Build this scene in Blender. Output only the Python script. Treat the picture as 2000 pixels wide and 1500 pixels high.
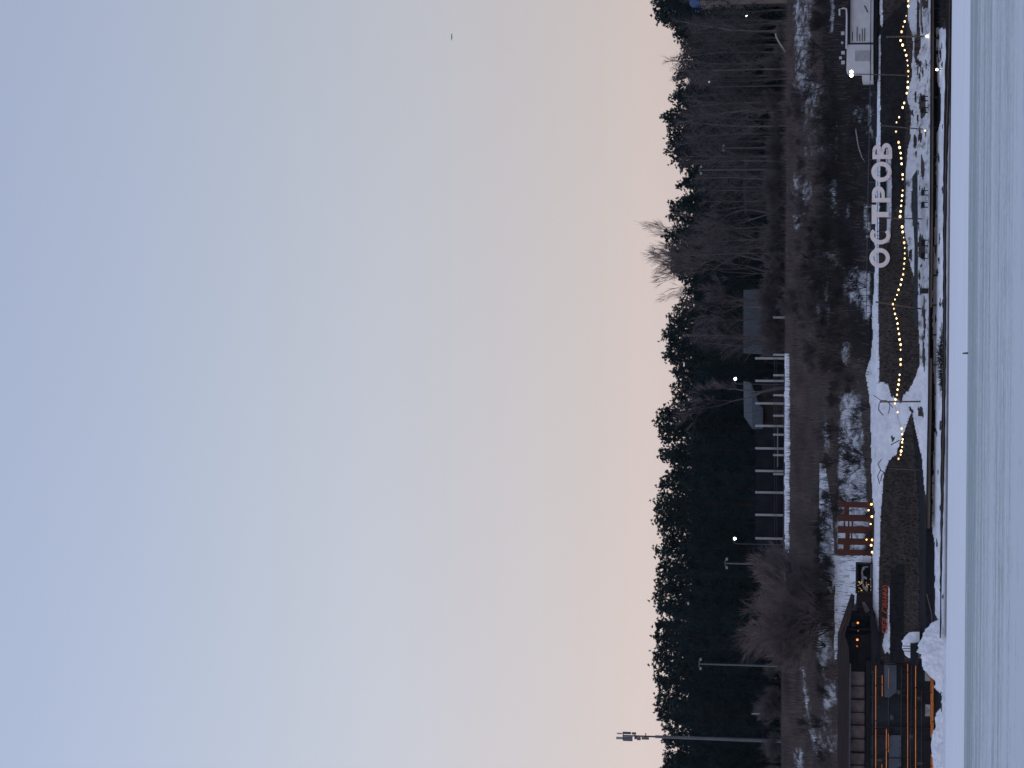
import bpy, math, random
import numpy as np
from mathutils import Vector, noise as mnoise

for o in list(bpy.data.objects): bpy.data.objects.remove(o)
scene = bpy.context.scene
COL = scene.collection
R = math.radians

# ------------------------------------------------------------------ camera
F = 4450.0                      # focal length in photo pixels (photo 2000 wide)
HC = 4.0                        # eye height above the ice
HOR = 1791.0                    # horizon row
PITCH = math.atan((HOR - 1000) / F)
ROLL = R(0.5)
RX = Vector((1, 0, 0)); FW = Vector((0, math.cos(PITCH), math.sin(PITCH))); UP = Vector((0, -math.sin(PITCH), math.cos(PITCH)))
R_ = RX * math.cos(ROLL) + UP * math.sin(ROLL)
U_ = -RX * math.sin(ROLL) + UP * math.cos(ROLL)
cam = bpy.data.objects.new('camera', bpy.data.cameras.new('camera')); COL.objects.link(cam)
X = -U_; Y = R_; Z = -FW        # the phone was held on its side: image right is down
from mathutils import Matrix
cam.matrix_world = Matrix(((X[0], Y[0], Z[0], 0), (X[1], Y[1], Z[1], 0), (X[2], Y[2], Z[2], HC), (0, 0, 0, 1)))
cam.data.sensor_width = 36; cam.data.sensor_fit = 'HORIZONTAL'; cam.data.lens = 36 * F / 2000
cam.data.clip_start = 1; cam.data.clip_end = 6000
scene.camera = cam
CAM = Vector((0, 0, HC))

def P(x, y, D):                 # photo pixel (x to the right, y down) at ground distance D -> world point
    d = FW + R_ * ((750 - y) / F) + U_ * ((1000 - x) / F)
    return CAM + d * (D / d.y)
def PT(v, u, D):                # same without the roll: v row, u offset to the right
    d = FW + RX * (u / F) + UP * ((1000 - v) / F)
    return CAM + d * (D / d.y)
def unroll(x, y):
    px = 750 - y; up = 1000 - x
    return 1000 - (px * math.sin(ROLL) + up * math.cos(ROLL)), px * math.cos(ROLL) - up * math.sin(ROLL)
def reroll(v, u):
    up = 1000 - v
    px = u * math.cos(ROLL) + up * math.sin(ROLL); u2 = -u * math.sin(ROLL) + up * math.cos(ROLL)
    return 1000 - u2, 750 - px

# ------------------------------------------------------------------ sky, sun, exposure
SUN_EL, SUN_AZ = 3.0, -115.0    # low glow from the left, behind the camera
w = bpy.data.worlds.new('World'); scene.world = w; w.use_nodes = True
nt = w.node_tree; nt.nodes.clear()
out = nt.nodes.new('ShaderNodeOutputWorld'); bg = nt.nodes.new('ShaderNodeBackground')
sky = nt.nodes.new('ShaderNodeTexSky'); sky.sky_type = 'NISHITA'; sky.sun_disc = False
sky.sun_elevation = R(SUN_EL); sky.sun_rotation = R(SUN_AZ)
tc = nt.nodes.new('ShaderNodeTexCoord'); sp = nt.nodes.new('ShaderNodeSeparateXYZ')
ramp = nt.nodes.new('ShaderNodeValToRGB')
def lin(c): return tuple(((v / 255) / 12.92 if v <= 10 else ((v / 255 + .055) / 1.055) ** 2.4) for v in c)
stops = [(0.0, (196, 176, 176)), (.09, (207, 190, 189)), (.118, (210, 195, 192)), (.142, (203, 194, 193)), (.175, (198, 193, 197)),
         (.225, (190, 193, 203)), (.281, (181, 189, 205)), (.333, (172, 183, 206)), (.39, (165, 177, 205)), (1.0, (190, 205, 236))]
e = ramp.color_ramp.elements
while len(e) < len(stops): e.new(0.5)
for k, (p, c) in enumerate(stops):
    e[k].position = p; e[k].color = (*lin(c), 1)
nt.links.new(tc.outputs['Generated'], sp.inputs[0]); nt.links.new(sp.outputs[2], ramp.inputs[0])
# brighter towards the left where the sun went down, plus very faint thin cloud
mr = nt.nodes.new('ShaderNodeMapRange'); mr.inputs[1].default_value = -.18; mr.inputs[2].default_value = .18
mr.inputs[3].default_value = 1.12; mr.inputs[4].default_value = .94
nt.links.new(sp.outputs[0], mr.inputs[0])
nz = nt.nodes.new('ShaderNodeTexNoise'); nz.inputs['Scale'].default_value = 3.0; nz.inputs['Detail'].default_value = 3
mp = nt.nodes.new('ShaderNodeMapping'); mp.inputs['Scale'].default_value = (1.5, 1.5, 6)
nt.links.new(tc.outputs['Generated'], mp.inputs[0]); nt.links.new(mp.outputs[0], nz.inputs[0])
mr2 = nt.nodes.new('ShaderNodeMapRange'); mr2.inputs[3].default_value = .975; mr2.inputs[4].default_value = 1.025
nt.links.new(nz.outputs[0], mr2.inputs[0])
mu = nt.nodes.new('ShaderNodeMath'); mu.operation = 'MULTIPLY'
nt.links.new(mr.outputs[0], mu.inputs[0]); nt.links.new(mr2.outputs[0], mu.inputs[1])
vm = nt.nodes.new('ShaderNodeVectorMath'); vm.operation = 'SCALE'
nt.links.new(ramp.outputs[0], vm.inputs[0]); nt.links.new(mu.outputs[0], vm.inputs['Scale'])
sk = nt.nodes.new('ShaderNodeVectorMath'); sk.operation = 'SCALE'; sk.inputs['Scale'].default_value = .012
nt.links.new(sky.outputs[0], sk.inputs[0])
ad = nt.nodes.new('ShaderNodeVectorMath'); ad.operation = 'ADD'
nt.links.new(vm.outputs[0], ad.inputs[0]); nt.links.new(sk.outputs[0], ad.inputs[1])
nt.links.new(ad.outputs[0], bg.inputs[0]); bg.inputs[1].default_value = 1.0
nt.links.new(bg.outputs[0], out.inputs[0])
sl = bpy.data.lights.new('sun', 'SUN'); sl.energy = .18; sl.angle = R(25); sl.color = (1, .82, .74)
so = bpy.data.objects.new('sun', sl); COL.objects.link(so)
sd = Vector((math.sin(R(SUN_AZ)) * math.cos(R(12)), math.cos(R(SUN_AZ)) * math.cos(R(12)), math.sin(R(12))))
so.rotation_euler = (-sd).to_track_quat('-Z', 'Y').to_euler()
scene.view_settings.view_transform = 'Standard'; scene.view_settings.look = 'None'
scene.view_settings.exposure = 0; scene.view_settings.gamma = 1
scene.cycles.max_bounces = 5; scene.cycles.diffuse_bounces = 3; scene.cycles.transparent_max_bounces = 4

HAZE = .00003
# ------------------------------------------------------------------ materials
def mat(name, col, rough=.85, var=.25, scale=3.0, spec=.2, emit=None, stretch=(1, 1, 1), metal=0, bump=0):
    m = bpy.data.materials.new(name); m.use_nodes = True
    t = m.node_tree; b = t.nodes['Principled BSDF']
    b.inputs['Roughness'].default_value = rough; b.inputs['Specular IOR Level'].default_value = spec; b.inputs['Metallic'].default_value = metal
    b.inputs['Base Color'].default_value = (*col, 1)
    if emit:
        b.inputs['Emission Color'].default_value = (*emit[0], 1); b.inputs['Emission Strength'].default_value = emit[1]
    if var:
        g = t.nodes.new('ShaderNodeNewGeometry'); mpn = t.nodes.new('ShaderNodeMapping'); mpn.inputs['Scale'].default_value = stretch
        n = t.nodes.new('ShaderNodeTexNoise'); n.inputs['Scale'].default_value = scale; n.inputs['Detail'].default_value = 5
        r = t.nodes.new('ShaderNodeMapRange'); r.inputs[1].default_value = .3; r.inputs[2].default_value = .7
        r.inputs[3].default_value = 1 - var; r.inputs[4].default_value = 1 + var
        v = t.nodes.new('ShaderNodeVectorMath'); v.operation = 'SCALE'; v.inputs[0].default_value = col
        t.links.new(g.outputs['Position'], mpn.inputs[0]); t.links.new(mpn.outputs[0], n.inputs[0]); t.links.new(n.outputs[0], r.inputs[0])
        t.links.new(r.outputs[0], v.inputs['Scale']); t.links.new(v.outputs[0], b.inputs['Base Color'])
        if bump:
            bn = t.nodes.new('ShaderNodeBump'); bn.inputs['Strength'].default_value = bump; bn.inputs['Distance'].default_value = .15
            t.links.new(n.outputs[0], bn.inputs['Height']); t.links.new(bn.outputs[0], b.inputs['Normal'])
    return m
M = dict(
    pine=mat('pine_needles', (.021, .038, .042), .95, .5, .35, .05),
    pine2=mat('pine_needles_olive', (.025, .039, .037), .95, .5, .35, .05),
    pinebark=mat('pine_bark', (.040, .034, .032), .95, .4, 2, .05, stretch=(4, 4, .6)),
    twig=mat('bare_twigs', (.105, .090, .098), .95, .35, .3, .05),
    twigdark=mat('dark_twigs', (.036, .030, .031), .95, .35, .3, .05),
    twigpale=mat('pale_bare_twigs', (.140, .112, .116), .95, .3, .3, .05),
    birch=mat('birch_bark', (.115, .105, .108), .9, .45, 1.5, .1, stretch=(1, 1, .4)),
    dry=mat('dry_stems', (.115, .092, .092), .95, .5, .25, .05),
    stub=mat('dry_stubble', (.019, .0145, .012), .95, .5, .3, .05),
    white=mat('white_paint', (.50, .52, .57), .6, .08, 1.2, .3),
    whitepost=mat('weathered_white_posts', (.30, .315, .33), .7, .15, 2, .2),
    letter=mat('pale_sign_paint', (.82, .76, .77), .7, .06, 1.5, .2),
    letterside=mat('sign_side_paint', (.50, .48, .52), .7, .1, 1.5, .2),
    grey=mat('galvanised_steel', (.095, .108, .130), .5, .15, 2, .4, metal=.3),
    greydark=mat('dark_grey_metal', (.06, .065, .08), .6, .2, 2, .3),
    wood=mat('weathered_brown_wood', (.105, .080, .068), .8, .35, 1.2, .2, stretch=(.2, 4, 4)),
    wooddark=mat('dark_wood', (.028, .024, .024), .8, .35, 1.2, .2, stretch=(.3, 3, 3)),
    red=mat('reddish_brown_timber', (.072, .024, .015), .75, .3, 2, .2, stretch=(3, 3, .5)),
    black=mat('black_cladding', (.011, .012, .016), .8, .4, .8, .2, stretch=(.4, 1, 2)),
    roofbrown=mat('brown_roof_fascia', (.036, .028, .029), .8, .2, 1, .15, stretch=(.3, 1, 3)),
    roofblue=mat('blue_grey_sheet_roof', (.030, .038, .050), .6, .35, 1.2, .25, stretch=(3, .4, .4)),
    wallbrown=mat('brown_plank_wall', (.040, .030, .030), .9, .3, 1.2, .1, stretch=(3, 1, .3)),
    wallblue=mat('pale_blue_grey_wall', (.030, .033, .045), .8, .2, .8, .2),
    wallblue2=mat('bright_blue_wall', (.10, .20, .46), .7, .1, .8, .2),
    beige=mat('beige_wall', (.34, .29, .26), .8, .12, .8, .2),
    pane=mat('curtained_pane', (.155, .125, .122), .5, .35, .9, .3),
    panedark=mat('dark_pane', (.03, .035, .045), .25, .3, .9, .5),
    screen=mat('blue_grey_screen', (.065, .085, .115), .5, .2, .6, .3),
    slategreen=mat('grey_green_concrete', (.035, .045, .052), .8, .3, 1, .2),
    snow=mat('loose_snow', (.64, .66, .73), .9, .16, 1.6, .1, bump=.9),
    bird=mat('dark_feathers', (.05, .05, .06), .9, .2, 5),
    bulb=mat('warm_bulb', (1, .8, .5), .5, 0, emit=((1, .70, .30), 3.2)),
    bulbdim=mat('weak_warm_bulb', (1, .75, .45), .5, 0, emit=((1, .62, .25), 1.3)),
    bulbhot=mat('bright_white_lamp', (1, .95, .85), .5, 0, emit=((1, .88, .62), 14)),
    lampwhite=mat('cool_white_lamp', (1, 1, 1), .5, 0, emit=((1, .97, .90), 9)),
    lampdim=mat('dim_lamp', (.7, .7, .7), .5, .05, emit=((.8, .85, 1), .25)),
    lampor=mat('orange_bulb', (1, .4, .1), .5, 0, emit=((1, .24, .06), 2.0)),
    lampgold=mat('golden_ground_lamp', (1, .7, .3), .5, 0, emit=((1, .52, .14), 5.5)),
    led=mat('orange_led_strip', (1, .4, .1), .5, .0, emit=((1, .27, .05), .42)),
    leddim=mat('dim_orange_led_strip', (1, .4, .1), .5, .0, emit=((1, .22, .05), .35)),
    neon=mat('red_orange_neon', (.34, .06, .03), .5, 0, emit=((.9, .13, .06), .045)),
    gold=mat('fairy_light', (1, .7, .3), .5, 0, emit=((1, .6, .2), .9)),
)

# ------------------------------------------------------------------ builders
class MB:
    def __init__(s): s.v = []; s.f = []
    def add(s, vs, fs):
        k = len(s.v); s.v += [tuple(p) for p in vs]; s.f += [tuple(i + k for i in f) for f in fs]; return s
    def box(s, a, b):
        x0, y0, z0 = (min(a[i], b[i]) for i in range(3)); x1, y1, z1 = (max(a[i], b[i]) for i in range(3))
        return s.add([(x0, y0, z0), (x1, y0, z0), (x1, y1, z0), (x0, y1, z0), (x0, y0, z1), (x1, y0, z1), (x1, y1, z1), (x0, y1, z1)],
                     [(0, 3, 2, 1), (4, 5, 6, 7), (0, 1, 5, 4), (1, 2, 6, 5), (2, 3, 7, 6), (3, 0, 4, 7)])
    def pbox(s, x0, x1, y0, y1, D, d):       # box seen over the pixel rectangle, front face at distance D
        a = P(x1, (y0 + y1) / 2, D); b = P(x0, (y0 + y1) / 2, D); l = P((x0 + x1) / 2, y1, D); r = P((x0 + x1) / 2, y0, D)
        return s.box((l.x, D, a.z), (r.x, D + d, b.z))
    def prism(s, poly, D, d):
        vs = [P(x, y, D) for x, y in poly]; n = len(vs)
        bk = [p + Vector((0, d, 0)) for p in vs]
        fs = [tuple(range(n)), tuple(range(2 * n - 1, n - 1, -1))] + [(i, (i + 1) % n, n + (i + 1) % n, n + i) for i in range(n)]
        return s.add(vs + bk, fs)
    def tube(s, pts, rad, n=6, caps=True):
        pts = [Vector(p) for p in pts]; k = len(pts)
        if not hasattr(rad, '__len__'): rad = [rad] * k
        vs = []
        for i, p in enumerate(pts):
            t = (pts[min(i + 1, k - 1)] - pts[max(i - 1, 0)])
            if t.length < 1e-6: t = Vector((0, 0, 1))
            t.normalize(); a = t.orthogonal().normalized(); b = t.cross(a)
            vs += [p + (a * math.cos(2 * math.pi * j / n) + b * math.sin(2 * math.pi * j / n)) * rad[i] for j in range(n)]
        fs = [(i * n + j, i * n + (j + 1) % n, (i + 1) * n + (j + 1) % n, (i + 1) * n + j) for i in range(k - 1) for j in range(n)]
        if caps: fs += [tuple(range(n - 1, -1, -1)), tuple(range((k - 1) * n, k * n))]
        return s.add(vs, fs)
    def ptube(s, pts, D, r, n=6): return s.tube([P(x, y, D) for x, y in pts], r, n)
    def ball(s, c, r, seg=8, rings=5, sz=1):
        c = Vector(c); vs = [c + Vector((0, 0, r * sz))]
        for i in range(1, rings):
            a = math.pi * i / rings
            vs += [c + Vector((r * math.sin(a) * math.cos(2 * math.pi * j / seg), r * math.sin(a) * math.sin(2 * math.pi * j / seg), r * sz * math.cos(a))) for j in range(seg)]
        vs.append(c - Vector((0, 0, r * sz))); L = len(vs) - 1
        fs = [(0, 1 + j, 1 + (j + 1) % seg) for j in range(seg)]
        for i in range(rings - 2):
            for j in range(seg): fs.append((1 + i * seg + j, 1 + (i + 1) * seg + j, 1 + (i + 1) * seg + (j + 1) % seg, 1 + i * seg + (j + 1) % seg))
        fs += [(L, 1 + (rings - 2) * seg + (j + 1) % seg, 1 + (rings - 2) * seg + j) for j in range(seg)]
        return s.add(vs, fs)
ORG = {}
def mesh_obj(name, mb, m, org=Vector((0, 0, 0)), smooth=False):
    me = bpy.data.meshes.new(name)
    me.from_pydata([(v[0] - org[0], v[1] - org[1], v[2] - org[2]) for v in mb.v], [], mb.f); me.update()
    me.materials.append(M[m] if isinstance(m, str) else m)
    if smooth: me.polygons.foreach_set('use_smooth', [True] * len(me.polygons))
    o = bpy.data.objects.new(name, me); COL.objects.link(o); return o
def tag(o, label=None, cat=None, group=None, kind=None):
    if label: o['label'] = label
    if cat: o['category'] = cat
    if group: o['group'] = group
    if kind: o['kind'] = kind
    return o
def thing(name, label, cat, loc, group=None):
    o = bpy.data.objects.new(name, None); COL.objects.link(o); o.location = loc; o.empty_display_size = .3
    ORG[o.name] = Vector(loc); return tag(o, label, cat, group)
def part(name, mb, m, parent, label=None, smooth=False, kind=None):
    org = ORG[parent.name]; o = mesh_obj(name, mb, m, org, smooth); o.parent = parent; ORG[o.name] = org
    if label: o['label'] = label
    if kind: o['kind'] = kind
    return o
def single(name, mb, m, label, cat, group=None, kind=None, smooth=False, loc=None):
    if loc is None:
        a = np.array(mb.v); loc = Vector((a[:, 0].mean(), a[:, 1].mean(), a[:, 2].min()))
    o = mesh_obj(name, mb, m, loc, smooth); o.location = loc; ORG[o.name] = Vector(loc); return tag(o, label, cat, group, kind)
def copy_tree(o, loc, scale=None, rz=0, label=None):
    r = o.copy(); COL.objects.link(r); r.location = loc; r.rotation_euler = (0, 0, rz); ORG[r.name] = Vector(loc)
    if scale is not None: r.scale = scale
    if label: r['label'] = label
    for ch in list(o.children):
        c = ch.copy(); COL.objects.link(c); c.parent = r
        for g in list(ch.children):
            d = g.copy(); COL.objects.link(d); d.parent = c
    return r
def structure(name, mb, m, smooth=False):
    o = mesh_obj(name, mb, m, smooth=smooth); o['kind'] = 'structure'; return o
def interp(t, pts):
    return float(np.interp(t, [p[0] for p in pts], [p[1] for p in pts]))

# ------------------------------------------------------------------ lake ice
lake_m = bpy.data.materials.new('lake_ice_and_snow'); lake_m.use_nodes = True
t = lake_m.node_tree; b = t.nodes['Principled BSDF']; b.inputs['Roughness'].default_value = .75; b.inputs['Specular IOR Level'].default_value = .12
N = t.nodes.new; L = t.links.new
g = N('ShaderNodeNewGeometry'); sx = N('ShaderNodeSeparateXYZ'); L(g.outputs['Position'], sx.inputs[0])
def tnoise(scale, sc, detail=4, rough=.55):
    m_ = N('ShaderNodeMapping'); m_.inputs['Scale'].default_value = sc; n_ = N('ShaderNodeTexNoise')
    n_.inputs['Scale'].default_value = scale; n_.inputs['Detail'].default_value = detail; n_.inputs['Roughness'].default_value = rough
    L(g.outputs['Position'], m_.inputs[0]); L(m_.outputs[0], n_.inputs[0]); return n_
def mrange(src, a, b_, c, d):
    r_ = N('ShaderNodeMapRange'); r_.inputs[1].default_value = a; r_.inputs[2].default_value = b_; r_.inputs[3].default_value = c; r_.inputs[4].default_value = d
    L(src, r_.inputs[0]); return r_.outputs[0]
def math2(op, a, b_):
    n_ = N('ShaderNodeMath'); n_.operation = op
    for i, s_ in enumerate((a, b_)):
        if hasattr(s_, 'links'): L(s_, n_.inputs[i])
        else: n_.inputs[i].default_value = s_
    return n_.outputs[0]
st1 = tnoise(1, (.016, .30, 1), 5, .6); st2 = tnoise(1, (.14, 1.1, 1), 5, .65); st3 = tnoise(1, (.006, .05, 1), 2)
edge = math2('ADD', sx.outputs[1], mrange(tnoise(1, (.03, .01, 1), 3).outputs[0], .3, .7, -1.2, 1.2))
issnow = mrange(edge, 187.6, 188.6, 0, 1)
near = mrange(sx.outputs[1], 85, 180, .14, -.13)
drift = math2('ADD', math2('ADD', math2('MULTIPLY', st1.outputs[0], .75), math2('MULTIPLY', st2.outputs[0], .25)), near)
st4 = tnoise(1, (.5, .6, 1), 6, .7); st5 = tnoise(1, (2.6, 1.3, 1), 5, .7)
drift = math2('ADD', drift, mrange(st4.outputs[0], .3, .7, -.10, .10))
drift = math2('ADD', drift, mrange(st5.outputs[0], .3, .7, -.10, .10))
drift = math2('ADD', drift, mrange(st3.outputs[0], .3, .7, -.08, .08))
dfac = mrange(drift, .36, .60, 0, 1)
mix1 = N('ShaderNodeMix'); mix1.data_type = 'RGBA'; mix1.inputs[6].default_value = (.27, .325, .345, 1); mix1.inputs[7].default_value = (.53, .56, .62, 1)
L(dfac, mix1.inputs[0])
mix2 = N('ShaderNodeMix'); mix2.data_type = 'RGBA'; L(issnow, mix2.inputs[0]); L(mix1.outputs[2], mix2.inputs[6])
sn = N('ShaderNodeVectorMath'); sn.operation = 'SCALE'; sn.inputs[0].default_value = (.70, .725, .80)
L(mrange(tnoise(1, (.05, .2, 1), 5).outputs[0], .3, .7, .95, 1.05), sn.inputs['Scale']); L(sn.outputs[0], mix2.inputs[7])
L(mix2.outputs[2], b.inputs['Base Color'])
mb = MB(); mb.add([(-900, -150, 0), (900, -150, 0), (900, 330, 0), (-900, 330, 0)], [(0, 1, 2, 3)])
structure('lake_ice', mb, lake_m)

# ------------------------------------------------------------------ shore and bluff
PROF = [(1532, 402), (1538, 392), (1545, 388), (1600, 362), (1690, 334), (1706, 330), (1710, 328), (1715, 325), (1780, 317), (1796, 314),
        (1806, 311), (1812, 306.8), (1820, 306.4), (1826, 306), (1838, 301.5), (1843, 300), (1849, 299), (1860, 296.5)]
PV = [p[0] for p in PROF]; PY = [p[1] for p in PROF]
PROFC = [(1532, 402), (1538, 392), (1545, 388), (1600, 362), (1690, 340), (1706, 335), (1826, 331), (1831, 327), (1838, 309), (1843, 301), (1849, 299), (1860, 296.5)]
CV = [p[0] for p in PROFC]; CY = [p[1] for p in PROFC]
def dist(v, u):
    D = float(np.interp(v, PV, PY))
    if u < -536:
        k = min(1, (-536 - u) / 9); D = D * (1 - k) + k * float(np.interp(v, CV, CY))
    if 1548 < v < 1700: D += 1.6 * mnoise.noise((u * .012, v * .03, 1.3)) + .5 * mnoise.noise((u * .05, v * .1, 4))
    return D
def ground(x, y):               # where the slope is seen at this pixel
    v, u = unroll(x, y); return PT(v, u, dist(v, u))
POLYS = [
    (.44, [(1560, 185), (1612, 205), (1612, 330), (1566, 320)]), (.46, [(1615, 225), (1640, 230), (1640, 330), (1617, 335)]), (.5, [(1662, 195), (1690, 200), (1688, 265), (1664, 255)]), (.52, [(1690, 190), (1706, 195), (1706, 300), (1692, 290)]), (.46, [(1600, 470), (1640, 480), (1640, 560), (1604, 560)]), (.62, [(1552, 862), (1557, 862), (1557, 872), (1551, 872)]),
    (.60, [(1682, 380), (1700, 400), (1700, 470), (1684, 450)]), (.5, [(1664, 500), (1682, 520), (1680, 620), (1666, 600)]),
    (.54, [(1548, -300), (1588, -300), (1588, 150), (1612, 165), (1612, 200), (1545, 190), (1549, 150)]),
    (.68, [(1619, -300), (1634, -300), (1632, 40), (1622, 90)]),
    (.66, [(1618, 345), (1640, 350), (1634, 400), (1642, 430), (1650, 450), (1630, 425), (1618, 420)]),
    (.66, [(1652, 390), (1666, 380), (1660, 430), (1648, 447)]),
    (.56, [(1548, 330), (1580, 330), (1590, 390), (1560, 470), (1546, 440)]),
    (.68, [(1643, 505), (1667, 510), (1667, 600), (1646, 570)]), (.68, [(1681, 520), (1702, 520), (1702, 640), (1681, 620)]),
    (.66, [(1609, 560), (1623, 560), (1628, 640), (1611, 640)]), (.58, [(1585, 590), (1605, 590), (1605, 635), (1585, 635)]),
    (.66, [(1643, 660), (1670, 660), (1658, 725), (1643, 705)]),
    (.66, [(1637, 762), (1680, 750), (1688, 800), (1692, 990), (1636, 990)]),
    (.66, [(1604, 805), (1620, 812), (1623, 890), (1605, 890)]),
    (.78, [(1600, 905), (1612, 905), (1625, 990), (1628, 1050), (1632, 1130), (1625, 1160), (1600, 1130)]),
    (.72, [(1634, 900), (1697, 930), (1700, 1100), (1634, 1100)]),
    (1.0, [(1630, 1085), (1702, 1085), (1702, 1170), (1662, 1180), (1640, 1240), (1630, 1290)]),
    (1.0, [(1628, 1240), (1638, 1240), (1634, 1290), (1629, 1290)]),
    (.64, [(1597, 1205), (1622, 1200), (1625, 1260), (1636, 1290), (1605, 1320), (1594, 1275)]),
    (.64, [(1606, 1325), (1638, 1325), (1638, 1385), (1605, 1400)]),
    (.66, [(1561, 1275), (1573, 1300), (1585, 1400), (1602, 1480), (1590, 1480), (1568, 1370)]),
    (.60, [(1550, 1450), (1572, 1450), (1572, 1800), (1550, 1800)]),
    (.46, [(1580, 1400), (1640, 1400), (1640, 1480), (1600, 1480)]),
    (1.0, [(1532, 690), (1542, 690), (1543, 900), (1541, 1125), (1532, 1115)]),
    (.58, [(1534, 1115), (1539, 1115), (1538, 1310), (1546, 1395), (1543, 1395), (1535, 1310)]),
    (.70, [(1534.5, 320), (1538, 320), (1538, 690), (1534.5, 690)]),
    (1.0, [(1714, 70), (1712, 280), (1708, 520), (1706, 580), (1703, 620), (1705, 660), (1700, 700), (1690, 730), (1697, 770), (1700, 800), (1701, 880), (1703, 960), (1708, 1000), (1707, 1060), (1703, 1090), (1705, 1160), (1705, 1180), (1712, 1230), (1716, 1245),
           (1717, 1240), (1716, 1160), (1718, 1080), (1721, 1000), (1726, 930), (1728, 880), (1760, 800), (1718, 745), (1717, 700), (1715, 600), (1716, 520), (1720, 300), (1720, 70)]),
    (1.0, [(1721, -20), (1724, 20), (1724, 55), (1719, 50), (1717, 10)]),
    (1.0, [(1730, 288), (1741.5, 290), (1742, 400), (1738, 475), (1733, 475), (1731, 400)]),
    (1.0, [(1717, 745), (1735, 750), (1740, 772), (1756, 782), (1760, 790), (1764, 770), (1776, 760), (1786, 740), (1795, 715), (1814, 715), (1814, 985), (1806, 960), (1800, 890), (1790, 850), (1781, 805), (1762, 852), (1752, 885), (1735, 903), (1727, 925), (1717, 950)]),
    (.74, [(1773, -300), (1774, 0), (1773, 40), (1782, 70), (1783, 90), (1781, 110), (1781, 150), (1772, 180), (1772, 195), (1780, 220), (1777, 255), (1778, 270), (1774, 285), (1770, 310), (1769, 340), (1769, 380), (1766, 430), (1769, 470), (1773, 480), (1773, 500), (1778, 520), (1786, 545), (1792, 600), (1796, 690), (1796, 715),
           (1814, 720), (1816, 400), (1820, 0), (1820, -300)]),
    (1.0, [(1829, 55), (1829, 100), (1831, 160), (1838, 190), (1837, 235), (1829, 260), (1828, 400), (1823, 500), (1821, 620), (1824, 760), (1826, 830), (1820, 940), (1820, 1030), (1825, 1060), (1826, 1200), (1838, 1222), (1841, 1800),
           (1862, 1800), (1862, 1200), (1860, 700), (1866, 300), (1870, 55)]),
    (1.0, [(1735, 1145), (1738, 1145), (1738, 1275), (1727, 1275), (1723, 1262), (1727, 1240), (1731, 1225), (1734, 1180)]),
]
DARK = [  # nearly black ground, with the shade under the landing stage painted in
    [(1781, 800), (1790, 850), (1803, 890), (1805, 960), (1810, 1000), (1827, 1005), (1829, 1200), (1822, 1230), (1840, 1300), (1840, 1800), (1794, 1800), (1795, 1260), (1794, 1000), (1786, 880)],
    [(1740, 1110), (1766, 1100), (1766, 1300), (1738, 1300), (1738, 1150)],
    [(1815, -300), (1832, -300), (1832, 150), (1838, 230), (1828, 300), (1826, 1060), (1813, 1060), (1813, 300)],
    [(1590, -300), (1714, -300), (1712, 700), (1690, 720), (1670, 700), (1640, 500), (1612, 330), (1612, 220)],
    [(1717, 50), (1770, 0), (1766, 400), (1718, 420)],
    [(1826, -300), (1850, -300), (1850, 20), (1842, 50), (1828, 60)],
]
def inside(px, py, poly):
    r = np.zeros(px.shape, bool); n = len(poly)
    for i in range(n):
        x1, y1 = poly[i]; x2, y2 = poly[(i + 1) % n]
        if y1 == y2: continue
        c = ((y1 > py) != (y2 > py)) & (px < (x2 - x1) * (py - y1) / (y2 - y1) + x1); r ^= c
    return r
us = np.concatenate([np.arange(-2300, -900, 60), np.arange(-900, 900, 3.0), np.arange(900, 2301, 60)])
vsr = np.concatenate([np.arange(1532, 1862, 1.5), [1868]])
UU, VV = np.meshgrid(us, vsr)
XI = 1000 - (-UU * math.sin(ROLL) + (1000 - VV) * math.cos(ROLL)); YI = 750 - (UU * math.cos(ROLL) + (1000 - VV) * math.sin(ROLL))
# ragged patch outlines
jx = np.array([[5 * mnoise.noise((u * .03, v * .10, 0)) + 3 * mnoise.noise((u * .09, v * .25, 3)) for u in us] for v in vsr])
jy = np.array([[16 * mnoise.noise((u * .05, v * .25, 7)) for u in us] for v in vsr])
SN = np.zeros(UU.shape); DK = np.zeros(UU.shape)
for val, poly in POLYS:
    amp = 1.0 if val < .73 else .22
    SN = np.maximum(SN, val * inside(XI + jx * amp, YI + jy * amp, poly))
BARE = [[(1787, 72), (1798, 70), (1799, 92), (1790, 112), (1785, 112)], [(1797, 182), (1806, 186), (1809, 222), (1800, 232), (1795, 205)], [(1782, 212), (1785, 226), (1779, 222)], [(1785, 264), (1791, 268), (1789, 290), (1784, 284)],
        [(1796, 252), (1801, 262), (1799, 280), (1795, 268)], [(1800, 302), (1806, 330), (1803, 355), (1798, 330)], [(1783, 342), (1786, 345), (1793, 440), (1783, 440), (1780, 400)], [(1792, 0), (1796, 4), (1796, 70), (1791, 66)],
        [(1776, 488), (1781, 492), (1780, 508), (1774, 502)], [(1772, 512), (1778, 514), (1776, 526)], [(1800, 0), (1812, 0), (1812, 14), (1803, 16)], [(1796, 455), (1806, 470), (1806, 510), (1795, 500)], [(1804, 560), (1808, 640), (1803, 640)],
        [(1803, 650), (1807, 690), (1806, 730), (1801, 700)], [(1776, 795), (1781, 800), (1786, 806), (1776, 804)], [(1792, 797), (1801, 794), (1804, 815), (1793, 812)], [(1786, 112), (1800, 120), (1800, 126), (1790, 128)], [(1740, 850), (1748, 855), (1742, 866)], [(1800, 130), (1803, 135), (1804, 158)],
        [(1820, 905), (1824, 920), (1822, 935)], [(1821, 965), (1823, 985), (1821, 990)]]
def blur(a, n):
    for ax in (0, 1):
        m = a.copy(); k = n if ax == 0 else 2 * n
        for d in range(1, k + 1): m += np.roll(a, d, ax) + np.roll(a, -d, ax)
        a = m / (2 * k + 1)
    return a
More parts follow.
